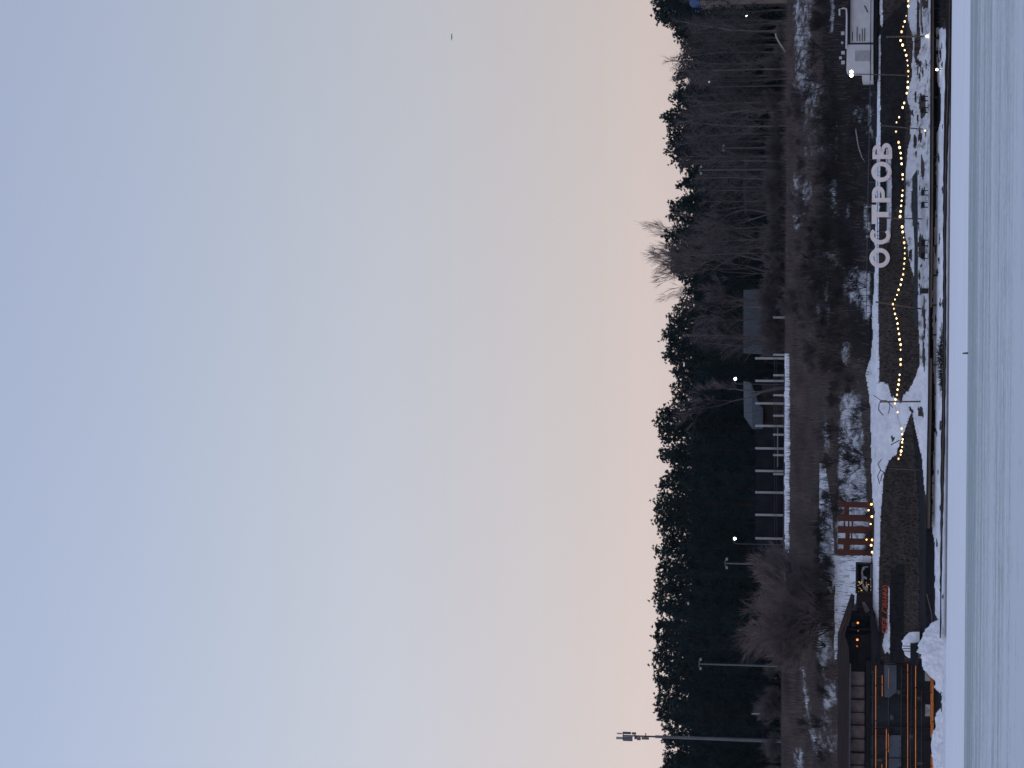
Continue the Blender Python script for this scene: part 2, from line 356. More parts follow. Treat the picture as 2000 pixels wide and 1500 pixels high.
SN = np.where(SN > .73, SN, np.maximum(blur(np.where(SN > .73, 0, SN), 3), 0))
rb = random.Random(12)
for q in range(34):
    yq = rb.uniform(60, 1180); xq = rb.uniform(1827, 1842); lq = rb.uniform(8, 34); wq = rb.uniform(.7, 2.0)
    BARE.append([(xq - wq, yq), (xq - wq * .3, yq - lq * .5), (xq + wq, yq), (xq + wq * .5, yq + lq * .5)])
for q in range(40):
    yq = rb.uniform(-40, 720); xq = rb.uniform(1784, 1811); lq = rb.uniform(6, 26); wq = rb.uniform(.6, 1.8)
    BARE.append([(xq - wq, yq), (xq - wq * .3, yq - lq * .5), (xq + wq, yq), (xq + wq * .5, yq + lq * .5)])
for poly in BARE: SN = SN * (1 - 1.0 * inside(XI + jx * .15, YI + jy * .25, poly))
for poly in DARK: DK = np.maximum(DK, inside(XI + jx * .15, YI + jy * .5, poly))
def snow_at(x, y): return max([v for v, p in POLYS if inside(np.array([x]), np.array([y]), p)[0]] or [0])
verts = []; faces = []
nc = len(us); nr = len(vsr)
for i, v in enumerate(vsr):
    for j, u in enumerate(us):
        D = dist(v, u); verts.append(PT(v, u, D))
# plateau rows behind the edge
top = verts[:nc]; ext = []
for D in (408, 425, 460, 520, 640, 900):
    for j, u in enumerate(us):
        ext.append(Vector((u / F * D, D, 27.3 + max(0, D - 500) * .16 + .6 * mnoise.noise((u * .01, D * .02, 0)))))
verts = verts + ext
for i in range(nr - 1):
    for j in range(nc - 1): faces.append((i * nc + j, (i + 1) * nc + j, (i + 1) * nc + j + 1, i * nc + j + 1))
b0 = nr * nc
for k in range(6):
    for j in range(nc - 1):
        a = (b0 + (k - 1) * nc) if k else 0; c = b0 + k * nc
        faces.append((c + j, a + j, a + j + 1, c + j + 1))
ter_m = bpy.data.materials.new('bank_soil_and_snow'); ter_m.use_nodes = True
t = ter_m.node_tree; b = t.nodes['Principled BSDF']; b.inputs['Roughness'].default_value = .92; b.inputs['Specular IOR Level'].default_value = .08
N = t.nodes.new; L = t.links.new; g = N('ShaderNodeNewGeometry')
at = N('ShaderNodeAttribute'); at.attribute_name = 'snow'; ak = N('ShaderNodeAttribute'); ak.attribute_name = 'dark_soil_shade'
n1 = tnoise(1, (.85, .26, .8), 7, .66); n2 = tnoise(1, (.12, .2, .5), 4); n3 = tnoise(1, (1.2, 1.2, .25), 5, .7)
sf = math2('ADD', at.outputs['Fac'], mrange(n1.outputs[0], .3, .7, -.34, .34))
sf = mrange(sf, .40, .72, 0, 1)
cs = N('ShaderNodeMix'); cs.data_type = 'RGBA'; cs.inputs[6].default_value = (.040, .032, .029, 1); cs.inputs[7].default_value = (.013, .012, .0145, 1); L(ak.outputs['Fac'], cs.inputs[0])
cv = N('ShaderNodeVectorMath'); cv.operation = 'SCALE'; L(cs.outputs[2], cv.inputs[0])
L(math2('MULTIPLY', mrange(n3.outputs[0], .3, .7, .6, 1.4), mrange(n2.outputs[0], .3, .7, .75, 1.25)), cv.inputs['Scale'])
sc_ = N('ShaderNodeVectorMath'); sc_.operation = 'SCALE'; sc_.inputs[0].default_value = (.66, .68, .75)
L(math2('MULTIPLY', math2('MULTIPLY', mrange(n1.outputs[0], .25, .75, .72, 1.12), mrange(n2.outputs[0], .3, .7, .88, 1.06)), mrange(at.outputs['Fac'], .42, .95, .42, 1)), sc_.inputs['Scale'])
mx = N('ShaderNodeMix'); mx.data_type = 'RGBA'; L(sf, mx.inputs[0]); L(cv.outputs[0], mx.inputs[6]); L(sc_.outputs[0], mx.inputs[7]); L(mx.outputs[2], b.inputs['Base Color'])
bp = N('ShaderNodeBump'); bp.inputs['Strength'].default_value = .7; bp.inputs['Distance'].default_value = .35
L(n1.outputs[0], bp.inputs['Height']); L(bp.outputs[0], b.inputs['Normal'])
mb = MB(); mb.v = [tuple(v) for v in verts]; mb.f = faces
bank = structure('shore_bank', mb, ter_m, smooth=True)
for nm, arr, fill in (('snow', SN, .1), ('dark_soil_shade', DK.astype(float), .8)):
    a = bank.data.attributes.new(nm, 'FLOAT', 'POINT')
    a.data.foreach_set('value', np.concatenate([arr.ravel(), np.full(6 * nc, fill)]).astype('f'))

# ------------------------------------------------------------------ dry brush and stubble (ground cover)
rnd = random.Random(5)
mb = MB(); mb2 = MB(); mb3 = MB()
def blade(mb, p, h, wd, lean):
    a = rnd.uniform(-.4, .4); dx = Vector((math.cos(a), math.sin(a), 0)) * wd
    tip = p + Vector((rnd.gauss(0, lean) * h, rnd.gauss(0, lean) * h, h)); p = p - Vector((0, 0, .1))
    mb.add([p - dx, p + dx, tip], [(0, 1, 2)])
SNP = SN.copy()
def snow_grid(x, y):
    v, u = unroll(x, y); i = int((v - 1532) / 1.5); j = int(np.searchsorted(us, u))
    return SN[min(max(i, 0), nr - 1), min(max(j, 0), nc - 1)]
k = 0
while k < 34000:
    y = rnd.uniform(-130, 1640); x = 1541 + 160 * rnd.random() ** 1.6
    s = snow_grid(x, y)
    if x < 1546 and (685 < y < 1120 or 320 < y < 690 and rnd.random() < .7): continue
    if s > .5 and rnd.random() < .80 or s > .3 and rnd.random() < .3: continue
    dens = .6 + .6 * mnoise.noise((y * .02, x * .08, 2))
    if rnd.random() > dens: continue
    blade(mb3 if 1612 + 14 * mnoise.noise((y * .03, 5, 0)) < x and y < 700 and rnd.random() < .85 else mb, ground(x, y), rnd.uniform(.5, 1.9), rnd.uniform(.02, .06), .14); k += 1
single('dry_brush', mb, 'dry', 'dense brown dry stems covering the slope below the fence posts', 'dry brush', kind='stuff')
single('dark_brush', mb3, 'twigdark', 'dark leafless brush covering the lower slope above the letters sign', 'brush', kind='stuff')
k = 0
while k < 9000:
    y = rnd.uniform(-130, 1300); x = rnd.uniform(1716, 1798)
    if snow_grid(x, y) > .5: continue
    blade(mb2, ground(x, y), rnd.uniform(.15, .55), rnd.uniform(.03, .07), .3); k += 1
single('dry_grass', mb2, 'stub', 'short dark dry grass on the steep bank behind the light string', 'dry grass', kind='stuff')

# ------------------------------------------------------------------ trees
def pine_meshes(seed, H, Rm, base, fill):
    r = random.Random(seed); cr = MB(); tr = MB()
    bend = [Vector((0, 0, 0))]
    for i in range(1, 7): bend.append(Vector((r.gauss(0, .12) * i * .5, r.gauss(0, .12) * i * .5, H * .97 * i / 6)))
    tr.tube(bend, [.26 * (1 - .85 * i / 6) + .03 for i in range(7)], 7)
    nb = int(95 * fill)
    for i in range(nb):
        tt = base + (1 - base) * (i + r.random()) / nb
        s = (tt - base) / (1 - base)
        rad = Rm * min(1, .35 + s * 2.2) * (1 - s) ** .55 * r.uniform(.55, 1.25) + .25
        f = tt * 6 * .97 / .97; i0 = min(int(f), 5); c0 = bend[i0].lerp(bend[i0 + 1], f - i0)
        az = r.uniform(0, 2 * math.pi); rise = r.uniform(-.15, .35) + s * .7
        tipp = c0 + Vector((math.cos(az) * rad, math.sin(az) * rad, rad * rise))
        tr.tube([c0, tipp], [.05, .015], 3, caps=False)
        for q in range(3 + int(rad * 1.3)):
            u = r.uniform(.25, 1.08); c = c0.lerp(tipp, u) + Vector((r.gauss(0, .28), r.gauss(0, .28), r.gauss(0, .22)))
            for z in range(10):
                d = Vector((r.gauss(0, 1), r.gauss(0, 1), r.gauss(.55, .8))).normalized() * r.uniform(.22, .55)
                sd_ = d.cross(Vector((r.gauss(0, 1), r.gauss(0, 1), r.gauss(0, 1)))).normalized() * r.uniform(.04, .10)
                b_ = c - d * .25
                cr.add([b_ - sd_, b_ + sd_, c + d], [(0, 1, 2)])
                cr.add([c - sd_ * 1.6 + d * .1, c + sd_ * 1.4 - d * .2, c + d * .75 + sd_], [(0, 1, 2)])
    return tr, cr
PINE_LABEL = 'dark green pine crowded among others in the wood on top of the bluff'
protos = []
SKY = [(-140, 1275), (0, 1268), (20, 1262), (40, 1280), (60, 1302), (80, 1320), (100, 1313), (115, 1325), (130, 1318), (145, 1300), (165, 1320), (180, 1302), (195, 1294), (208, 1308), (218, 1282), (235, 1280), (250, 1303), (275, 1288), (300, 1292), (320, 1306), (340, 1320), (360, 1328), (370, 1305), (385, 1320), (400, 1294), (420, 1292), (440, 1308), (455, 1286), (480, 1292), (510, 1302), (530, 1297), (560, 1328), (580, 1325), (600, 1312), (630, 1292), (650, 1284), (670, 1292), (690, 1285), (710, 1297), (730, 1303), (750, 1314), (765, 1297), (780, 1308), (790, 1292), (805, 1274), (820, 1268), (840, 1274), (860, 1281), (885, 1274), (900, 1297), (915, 1297), (930, 1287), (950, 1277), (970, 1270), (1000, 1266), (1020, 1270), (1040, 1277), (1060, 1287), (1090, 1265), (1110, 1277), (1140, 1272), (1165, 1266), (1190, 1274), (1210, 1270), (1240, 1266), (1260, 1270), (1280, 1263), (1310, 1267), (1340, 1272), (1370, 1268), (1400, 1270), (1430, 1284), (1460, 1287), (1500, 1282), (1640, 1280)]
PROTO_H = [25, 24, 26, 23, 25, 24]
for k in range(6):
    H = PROTO_H[k]
    tr, cr = pine_meshes(100 + k, H, [2.9, 3.3, 2.6, 3.6, 3.0, 3.2][k], [.30, .12, .2, .34, .1, .15][k], [1, 1.35, 1.1, 1, 1.4, 1.25][k])
    root = thing('pine_tree', PINE_LABEL, 'pine tree', (0, 0, 0), 'pines of the wood on the bluff')
    part('trunk', tr, 'pinebark', root); part('crown', cr, 'pine' if k % 3 else 'pine2', root)
    protos.append([root, False])
def put_pine(k, loc, s, rz):
    pr = protos[k]; sc_v = (s * rnd.uniform(.9, 1.15),) * 2 + (s,)
    if not pr[1]:
        pr[1] = True; o = pr[0]; o.location = loc; o.scale = sc_v; o.rotation_euler = (0, 0, rz); ORG[o.name] = Vector(loc)
    else: copy_tree(pr[0], loc, sc_v, rz)
rnd = random.Random(11)
def plateau(D): return 27.2
def pine_at(y, x, D):
    p = P(x, y, D); z0 = plateau(D); k = rnd.choice([1, 2, 4, 5, 0, 3] if y < 760 else [1, 4, 5, 1, 2, 3])
    put_pine(k, (p.x, D, z0), max(.3, (p.z - z0) / (PROTO_H[k] + .3)), rnd.uniform(0, 6.28))
y = -120
while y < 1630:                                    # skyline row
    pine_at(y, interp(y, SKY) + rnd.uniform(0, 7), rnd.uniform(446, 462)); y += rnd.uniform(10, 17) if y > 690 else rnd.uniform(13, 22)
for D0, D1, dx0, dx1, st in ((428, 440, 18, 70, 27), (470, 490, 8, 40, 34), (500, 520, 10, 45, 40)):
    y = -120 + rnd.uniform(0, 20)
    while y < 1630:
        if D0 == 428 and (300 < y < 420 or 560 < y < 840) or D0 > 460 and y < 700:
            y += st; continue
        pine_at(y, interp(y, SKY) + rnd.uniform(dx0, dx1), rnd.uniform(D0, D1)); y += rnd.uniform(.7, 1.3) * st

y = -120
while y < 700:
    pine_at(y, interp(y, SKY) + rnd.uniform(6, 26), rnd.uniform(463, 469)); y += rnd.uniform(10, 15)
y = -120
while y < 760:
    pine_at(y, interp(y, SKY) + rnd.uniform(30, 90), rnd.uniform(442, 446)); y += rnd.uniform(14, 20)

for y in list(range(-330, -125, 17)) + list(range(1640, 1840, 17)):
    pine_at(y, interp(y, SKY) + rnd.uniform(0, 9), rnd.uniform(446, 462))

def bare_meshes(seed, H, spread, levels=5, upr=.5, trunk_frac=.3, forks=3, r0=.2, min_r=.012, n0=0, twigs=1):
    r = random.Random(seed); tr = MB(); cr = MB()
    def grow(p, d, ln, rad, lv):
        pts = [p]; rr = [rad]; dd = d.copy(); n = 3 if lv < 3 else 2
        for i in range(n):
            dd = (dd + Vector((r.gauss(0, .13), r.gauss(0, .13), r.gauss(0, .08) + upr * .12))).normalized()
            p = p + dd * ln / n; pts.append(p); rr.append(rad * (1 - .45 * (i + 1) / n))
        (tr if lv == 0 else cr).tube(pts, rr, 6 if lv == 0 else (4 if lv < 3 else 3), caps=False)
        if lv >= levels: return
        kids = forks + (r.random() < .5) + (twigs if lv >= levels - 2 else 0)
        for q in range(kids):
            u = 1.0 if q == 0 else r.uniform(.35, 1)
            i = min(int(u * n), n - 1); base = pts[i].lerp(pts[i + 1], u * n - i)
            side = dd.cross(Vector((r.gauss(0, 1), r.gauss(0, 1), r.gauss(0, 1)))).normalized()
            nd = (dd + side * (spread * r.uniform(.5, 1.2) if q else spread * .3)).normalized()
            grow(base, nd, ln * r.uniform(.55, .82), max(min_r, rr[i] * r.uniform(.45, .65)), lv + 1)
    if n0:
        for q in range(n0):
            a = r.uniform(0, 6.28); d = Vector((math.cos(a) * spread, math.sin(a) * spread, 1)).normalized()
            grow(Vector((math.cos(a) * .15, math.sin(a) * .15, -.1)), d, H * trunk_frac * r.uniform(.8, 1.2), r0 * r.uniform(.6, 1), 0)
    else: grow(Vector((0, 0, -.2)), Vector((0, 0, 1)), H * trunk_frac, r0, 0)
    return tr, cr
def birch_meshes(seed, H, r0=.17):
    r = random.Random(seed); tr = MB(); cr = MB()
    pts = []; p = Vector((0, 0, -.2)); d = Vector((r.gauss(0, .03), r.gauss(0, .03), 1)); n = 10
    for i in range(n + 1):
        pts.append(p.copy()); p += d.normalized() * H / n; d += Vector((r.gauss(0, .04), r.gauss(0, .04), 0))
    tr.tube(pts, [r0 * (1 - .9 * i / n) + .015 for i in range(n + 1)], 6)
    for q in range(46):
        u = r.uniform(.22, .98); i = int(u * n); b_ = pts[i].lerp(pts[min(i + 1, n)], u * n - i)
        a = r.uniform(0, 6.28); ln = (1 - u) * H * .36 * r.uniform(.6, 1.2) + .8
        d = Vector((math.cos(a) * .55, math.sin(a) * .55, 1)).normalized()
        e1 = b_ + d * ln * .6; e2 = e1 + (d + Vector((math.cos(a) * .35, math.sin(a) * .35, -.25))).normalized() * ln * .5
        cr.tube([b_, e1, e2], [.045, .03, .012], 3, caps=False)
        for z in range(9):
            uu = r.random(); c = b_.lerp(e1, uu) if r.random() < .4 else e1.lerp(e2, uu)
            dd = Vector((d.x + r.gauss(0, .5), d.y + r.gauss(0, .5), r.gauss(.55, .5))).normalized() * r.uniform(.5, 1.6)
            cr.tube([c, c + dd * .6, c + dd + Vector((0, 0, -.15))], [.018, .013, .008], 3, caps=False)
    return tr, cr
def make_tree(name, meshes, label, cat, group, mt, mc):
    root = thing(name, label, cat, (0, 0, 0), group); part('trunk', meshes[0], mt, root); part('crown', meshes[1], mc, root); return root
class Pool:
    def __init__(s, protos): s.p = protos; s.used = set()
    def put(s, k, loc, sc, rz, label=None):
        o = s.p[k]
        if k not in s.used:
            s.used.add(k); o.location = loc; o.scale = (sc,) * 3; o.rotation_euler = (0, 0, rz); ORG[o.name] = Vector(loc)
            if label: o['label'] = label
            return o
        return copy_tree(o, loc, (sc,) * 3, rz, label)
BL = 'slim leafless birch standing in front of the pines right of the white posts'
birches = Pool([make_tree('birch_tree', birch_meshes(40 + k, 18), BL, 'birch', 'slim birches before the pines', 'birch', 'twig') for k in range(4)])
rnd = random.Random(21)
special = {218: 'broad leafless birch with the palest trunk, right of the letters sign on the bluff', 125: 'leafless birch with a clearly pale trunk, second bright trunk from the right end', 62: 'rightmost tall birch with a long pale trunk before the dark pine'}
for y, xt in ((-60, 1330), (22, 1400), (44, 1380), (62, 1312), (78, 1340), (92, 1330), (108, 1310), (125, 1292), (138, 1330), (150, 1318), (168, 1340), (184, 1330), (200, 1340), (218, 1318), (236, 1335), (247, 1320), (262, 1345), (277, 1330), (290, 1345), (306, 1330), (318, 1350), (352, 1350), (372, 1360), (392, 1370)):
    D = rnd.uniform(405, 424); p = P(xt, y, D); birches.put(rnd.randrange(4), (p.x, D, 27.1), (p.z - 27.1) / 18, rnd.uniform(0, 6.28), special.get(y, BL))
for k in range(34):
    y = rnd.uniform(-90, 330) if k < 22 else rnd.uniform(330, 690); xt = interp(y, SKY) + rnd.uniform(22, 75); D = rnd.uniform(412, 426)
    p = P(xt, y, D); birches.put(rnd.randrange(4), (p.x, D, 27.1), (p.z - 27.1) / 18, rnd.uniform(0, 6.28), BL if y < 690 else None)
# big leafless crowns
ash = make_tree('bare_tree', bare_meshes(3, 30, .42, 6, .8, .30, 2, .30, .018, twigs=3), 'tallest leafless tree whose twigs rise well above the pine tops', 'bare tree', None, 'twig', 'twig')
p = P(1540, 505, 425); zt = P(1230, 510, 425).z
def fit(root, loc, ztop, rz):
    root.location = loc; root.rotation_euler = (0, 0, rz); ORG[root.name] = Vector(loc)
    h = max(v.co.z for c in root.children for v in c.data.vertices); s = (ztop - loc[2]) / h; root.scale = (s, s, s)
fit(ash, (p.x, 425, 27), zt, .5)
ash2 = make_tree('bare_tree', bare_meshes(8, 28, .45, 6, .8, .28, 2, .28, .018, twigs=3), 'leafless tree just right of the tallest one with a crown topping the pines', 'bare tree', None, 'twig', 'twig')
p = P(1540, 445, 428); fit(ash2, (p.x, 428, 27), P(1262, 440, 428).z, 2.1)
for yy, xt, dd, lb in ((545, 1268, 427, 'leafless tree just left of the tallest one with twigs over the pine tops'), (470, 1262, 430, 'leafless tree between the two crowns that top the pines')):
    p = P(1540, yy, dd); c_ = copy_tree(ash2 if yy != 470 else ash, (p.x, dd, 27), None, yy * .7, lb); h_ = max(v.co.z for q_ in c_.children for v in q_.data.vertices); f_ = (P(xt, yy, dd).z - 27) / h_; c_.scale = (f_, f_, f_)
fork = make_tree('bare_tree', bare_meshes(12, 24, .62, 6, .45, .22, 2, .26, .022, twigs=2), 'wide forking leafless tree beside the lit lamp and the blue grey hipped roof', 'bare tree', None, 'twig', 'twig')
p = P(1530, 757, 408); fit(fork, (p.x, 408, 27), P(1308, 745, 408).z, 1.0)
mid = make_tree('bare_tree', bare_meshes(15, 22, .55, 6, .5, .22, 2, .22, .022, twigs=2), 'leafless tree with a brown crown over the ribbed blue grey roof', 'bare tree', None, 'twig', 'twig')
p = P(1530, 600, 410); fit(mid, (p.x, 410, 27), P(1335, 600, 410).z, 1.0)
mid2 = make_tree('bare_tree', bare_meshes(17, 22, .55, 6, .5, .22, 2, .22, .022, twigs=2), 'leafless tree between the ribbed roof and the right hand lamp mast', 'bare tree', None, 'twig', 'twig')
p = P(1530, 420, 409); fit(mid2, (p.x, 409, 27), P(1345, 415, 409).z, 2.0)
wil = make_tree('round_bush_tree', bare_meshes(23, 16, .5, 5, .3, .36, 3, .17, .022, n0=8, twigs=2), 'big rounded leafless bush tree beside the two lamp masts', 'bare tree', None, 'twigdark', 'twigpale')
p = ground(1628, 1205); fit(wil, tuple(p), P(1430, 1190, p.y).z, .4); wil.scale = (wil.scale[0] * 1.3, wil.scale[1] * 1.3, wil.scale[2])
wil2 = make_tree('round_bush_tree', bare_meshes(26, 12, .5, 5, .3, .36, 3, .14, .022, n0=6, twigs=2), 'rounded leafless bush left of the big bush tree beside the far lamp mast', 'bare tree', None, 'twigdark', 'twigpale')
p = ground(1612, 1262); fit(wil2, tuple(p), P(1478, 1258, p.y).z, .4)
for yy, xt, lb in ((1140, 1462, 'rounded leafless bush below the short lamp mast, right of the big bush'), (1225, 1450, 'rounded leafless bush merging with the left side of the big bush tree')):
    p = ground(1625, yy); c_ = copy_tree(wil2, tuple(p), None, yy * .3, lb); h_ = max(v.co.z for q_ in c_.children for v in q_.data.vertices); f_ = (P(xt, yy, p.y).z - p.z) / h_; c_.scale = (f_ * 1.15, f_ * 1.15, f_)
# shrubs
SL = 'dark leafless shrub growing on the patchy snow slope'
shr = Pool([make_tree('shrub', bare_meshes(60 + k, 3.4, .5, 3, .5, .42, 3, .05, .016, n0=8), SL, 'shrub', 'shrubs on the snow slope', 'twigdark', 'twigdark') for k in range(4)])
shl = Pool([make_tree('shrub', bare_meshes(70 + k, 4.5, .5, 4, .4, .36, 3, .06, .016, n0=7), 'brown leafless thicket bush along the top of the bluff', 'shrub', 'thicket bushes on the bluff edge', 'twig', 'twig') for k in range(3)])
rnd = random.Random(31); k = 0
while k < 95:
    y = rnd.uniform(-60, 1000); x = rnd.uniform(1606, 1704)
    if y > 720 and not (1634 < x < 1700): continue
    if 1650 < x and y < 175: continue
    if snow_grid(x, y) > .5 and rnd.random() < .65: continue
    p = ground(x, y); shr.put(rnd.randrange(4), tuple(p), rnd.uniform(.55, 1.25), rnd.uniform(0, 6.28)); k += 1
for k in range(26):
    y = rnd.choice([rnd.uniform(1090, 1180), rnd.uniform(760, 980), rnd.uniform(1000, 1100), rnd.uniform(1210, 1480)])
    x = rnd.uniform(1612, 1634) if y < 1180 else rnd.uniform(1560, 1630)
    p = ground(x, y); shr.put(rnd.randrange(4), tuple(p), rnd.uniform(.4, .9), rnd.uniform(0, 6.28))
for k in range(96):
    y = rnd.choice([rnd.uniform(-80, 330), rnd.uniform(330, 690), rnd.uniform(400, 690), rnd.uniform(440, 690), rnd.uniform(1080, 1560)]); D = rnd.uniform(403, 412)
    p = P(1533, y, D); shl.put(rnd.randrange(3), (p.x, D, 26.9), rnd.uniform(.5, 1.35), rnd.uniform(0, 6.28))

SB = 'brown leafless bush standing in the dry brush of the middle slope'
shm = Pool([make_tree('shrub', bare_meshes(90 + k, 4.2, .45, 4, .5, .38, 3, .055, .016, n0=8), SB, 'shrub', 'brown bushes in the dry brush', 'twig', 'twig') for k in range(3)])
for k in range(46):
    y = rnd.uniform(170, 720) if k < 36 else rnd.uniform(1080, 1180); x = rnd.uniform(1556, 1640)
    p = ground(x, y); shm.put(rnd.randrange(3), tuple(p), rnd.uniform(.45, 1.15), rnd.uniform(0, 6.28))
# ------------------------------------------------------------------ houses on the bluff
def base_of(x, y, D): return tuple(P(x, y, D))
h = thing('wooden_house', 'low brown house under a long ribbed blue grey roof', 'house', base_of(1520, 620, 424))
part('wall', MB().pbox(1489, 1540, 572, 686, 424, 6), 'wallbrown', h)
rf = part('roof', MB().add([P(1489, 692, 422.8), P(1489, 566, 422.8), P(1452, 566, 427.5), P(1452, 690, 427.5), P(1489, 692, 432.2) - Vector((0, 0, .0)), P(1489, 566, 432.2)],
                           [(0, 1, 2, 3), (3, 2, 5, 4), (0, 3, 4), (1, 5, 2), (0, 4, 5, 1)]), 'roofblue', h)
for yy in (590, 613, 651, 671):
    part('roof_seam', MB().tube([P(1488.5, yy, 422.7), P(1452, yy - 2, 427.4)], .09, 5), 'greydark', rf)
for yy in (590, 622, 655): part('window', MB().pbox(1497, 1508, yy, yy + 12, 423.9, .1), 'panedark', h)
h = thing('wooden_house', 'brown house with a blue grey hipped roof beside the lit lamp', 'house', base_of(1520, 800, 412))
part('wall', MB().pbox(1488, 1540, 752, 836, 413, 6), 'wallbrown', h)
part('roof', MB().add([P(1452, 744, 416), P(1453, 814, 416), P(1467, 748, 412.5), P(1483, 790, 411.5), P(1490, 797, 411), P(1490, 838, 411), P(1470, 838, 413), P(1490, 838, 420), P(1470, 746, 420)],
                      [(0, 2, 3, 6, 1), (3, 4, 5, 6), (1, 6, 5, 7), (0, 1, 7, 8), (2, 0, 8)]), 'roofblue', h)
part('door', MB().pbox(1498, 1520, 770, 778, 412.8, .15), 'black', h)
h = thing('storage_shed', 'pale blue grey shed wall behind the bare trees near the right hand mast', 'shed', base_of(1525, 370, 426))
part('wall', MB().pbox(1458, 1540, 300, 415, 426, 6), 'wallblue', h)
part('roof', MB().prism([(1458, 297), (1454, 297), (1451, 356), (1454, 418), (1458, 418)], 425.4, 7.2), 'greydark', h)
h = thing('apartment_block', 'tall blue and beige building edge behind the rightmost pine', 'building', base_of(1480, -30, 440))
part('wall', MB().pbox(1368, 1540, -110, 8, 432, 12), 'beige', h)
part('upper_storey', MB().pbox(1347, 1367.8, -110, 7, 432.4, 11), 'wallblue2', h)
for xx in (1376, 1392, 1408): part('window', MB().pbox(xx, xx + 8, -8, 2, 431.9, .1), 'panedark', h)

# ------------------------------------------------------------------ posts, masts and lamps on the bluff
fn = thing('sports_fence', 'row of tall white posts with wires along the snowy bluff edge', 'fence', base_of(1533, 880, 404))
for yy in (700, 744, 788, 832, 876, 920, 962, 1006, 1052):
    part('post', MB().pbox(1475, 1536, yy - 2.1, yy + 2.1, 404, .35), 'whitepost', fn)
for xx in (1513, 1517): part('wire', MB().tube([P(xx, 700, 403.9), P(xx, 1052, 403.9)], .03, 4), 'greydark', fn)
part('rail', MB().tube([P(1519, 836, 403.8), P(1519, 912, 403.8)], .06, 5), 'whitepost', fn)
part('mesh_panel', MB().pbox(1476.5, 1534, 838, 1074, 404.5, .05), mat('dark_fence_mesh', (.013, .0125, .017), .95, .4, .6, .05), fn)
fn = thing('low_fence', 'row of short grey white posts before the tall white ones', 'fence', base_of(1533, 770, 401))
for yy in (620, 693, 733, 772, 812, 849, 889, 926): part('post', MB().pbox(1510, 1536, yy - 1.9, yy + 1.9, 402.4, .3), 'whitepost', fn)
part('rail', MB().tube([P(1512, 620, 402.6), P(1512, 926, 402.6)], .025, 4), 'greydark', fn)
def mast(y, xtop, xbase, D, arm, label, single_arm=False):
    m = thing('lamp_mast', label, 'lamp post', base_of(xbase, y, D))
    b_ = P(xbase + 4, y, D); tp = Vector((b_.x, D, P(xtop, y, D).z))
    part('pole', MB().tube([b_, tp], [.19, .12], 8), 'grey', m)
    part('crossarm', MB().tube([tp + Vector((-arm, 0, -.12)), tp + Vector((-arm * .6, 0, .05)), tp + Vector((arm * .6, 0, .05)), tp + Vector((arm, 0, -.12))], .09, 6), 'grey', m)
    for s in (-1, 1):
        c = tp + Vector((arm * s, 0, -.1))
        part('lamp_head', MB().box(c - Vector((.22, .2, .28)), c + Vector((.22, .2, .06))), 'whitepost', m)
mast(1103, 1417, 1532, 400, .75, 'grey lamp mast with two heads right of the rounded bush tree')
mast(1302, 1366, 1536, 400, .8, 'tall grey lamp mast with two heads before the dark pines on the left')
mast(331, 1367, 1514, 412, .6, 'faint grey lamp mast with two heads before the pale blue shed wall')
mast(288, 1411, 1530, 414, .4, 'faint short lamp mast between birches right of the shed wall')
single('post', MB().tube([P(1515, 1394, 408), P(1468, 1394, 408)], .14, 7), 'whitepost', 'short pale post standing alone before the pines near the cell tower', 'post')
def street_lamp(x, y, D, label, m='lampwhite', r=.25):
    c = P(x, y, D); L_ = thing('street_lamp', label, 'street lamp', (c.x - .9, D, 27.1))
    part('pole', MB().tube([(c.x - .9, D, 27), (c.x - .9, D, c.z - .2), (c.x - .6, D, c.z + .25), (c.x, D, c.z + .32)], .07, 6), 'greydark', L_)
    hd = part('lamp_head', MB().box(c + Vector((-.4, -.2, r * .8)), c + Vector((.4, .3, r * .8 + .16))), 'greydark', L_)
    part('bulb', MB().ball(c, r, 10, 7), m, hd)
street_lamp(1436, 740, 406, 'lit street lamp beside the forking bare tree and hipped roof')
street_lamp(1435, 1052, 403.2, 'lit street lamp above the leftmost tall white post')
street_lamp(1458, 31, 425, 'small lit street lamp near the right end of the wood', r=.13)
street_lamp(1385, 160, 404, 'dim unlit street lamp head high among the birches', 'lampdim', .17)
# cell tower
ct = thing('cell_tower', 'slim grey telecom tower with panel antennas rising above the pines', 'tower', base_of(1540, 1446, 424))
b_ = P(1540, 1446, 424); tx = P(1230, 1437, 424); b_.x = tx.x; zt = tx.z
part('mast', MB().tube([(b_.x, 424, 26.5), (b_.x, 424, P(1280, 1438, 424).z)], [.37, .27], 10), 'grey', ct)
part('antenna_pole', MB().tube([(b_.x, 424, P(1282, 1438, 424).z), (b_.x, 424, P(1217, 1437, 424).z)], [.17, .13], 7), 'greydark', ct)
def ant(x0, x1, y0, y1, m='greydark', d=.35, D=423.6): part('antenna', MB().pbox(x0, x1, y0, y1, D, d), m, ct)
ant(1216, 1232, 1429.8, 1434); ant(1234, 1242, 1430.8, 1434.6); ant(1217, 1235, 1439, 1447.5, 'grey'); ant(1203.5, 1216, 1439.5, 1444, 'whitepost', .3)
ant(1239, 1244, 1437.5, 1443.5); ant(1244, 1251, 1440, 1445.8, 'grey'); ant(1253, 1267, 1440.5, 1444.6, 'grey'); ant(1205, 1215, 1431.5, 1434, 'whitepost', .2)
for xx, ya, yb in ((1217, 1431, 1446), (1240, 1432, 1444), (1261, 1432, 1442)): part('bracket', MB().ptube([(xx, ya), (xx, yb)], 423.9, .09), 'greydark', ct)
single('leaning_trunk', MB().ptube([(1515, 65), (1517, 74), (1524, 86), (1534, 101)], 401, .16), 'whitepost', 'pale bent trunk leaning over the bluff edge at the right', 'tree trunk')
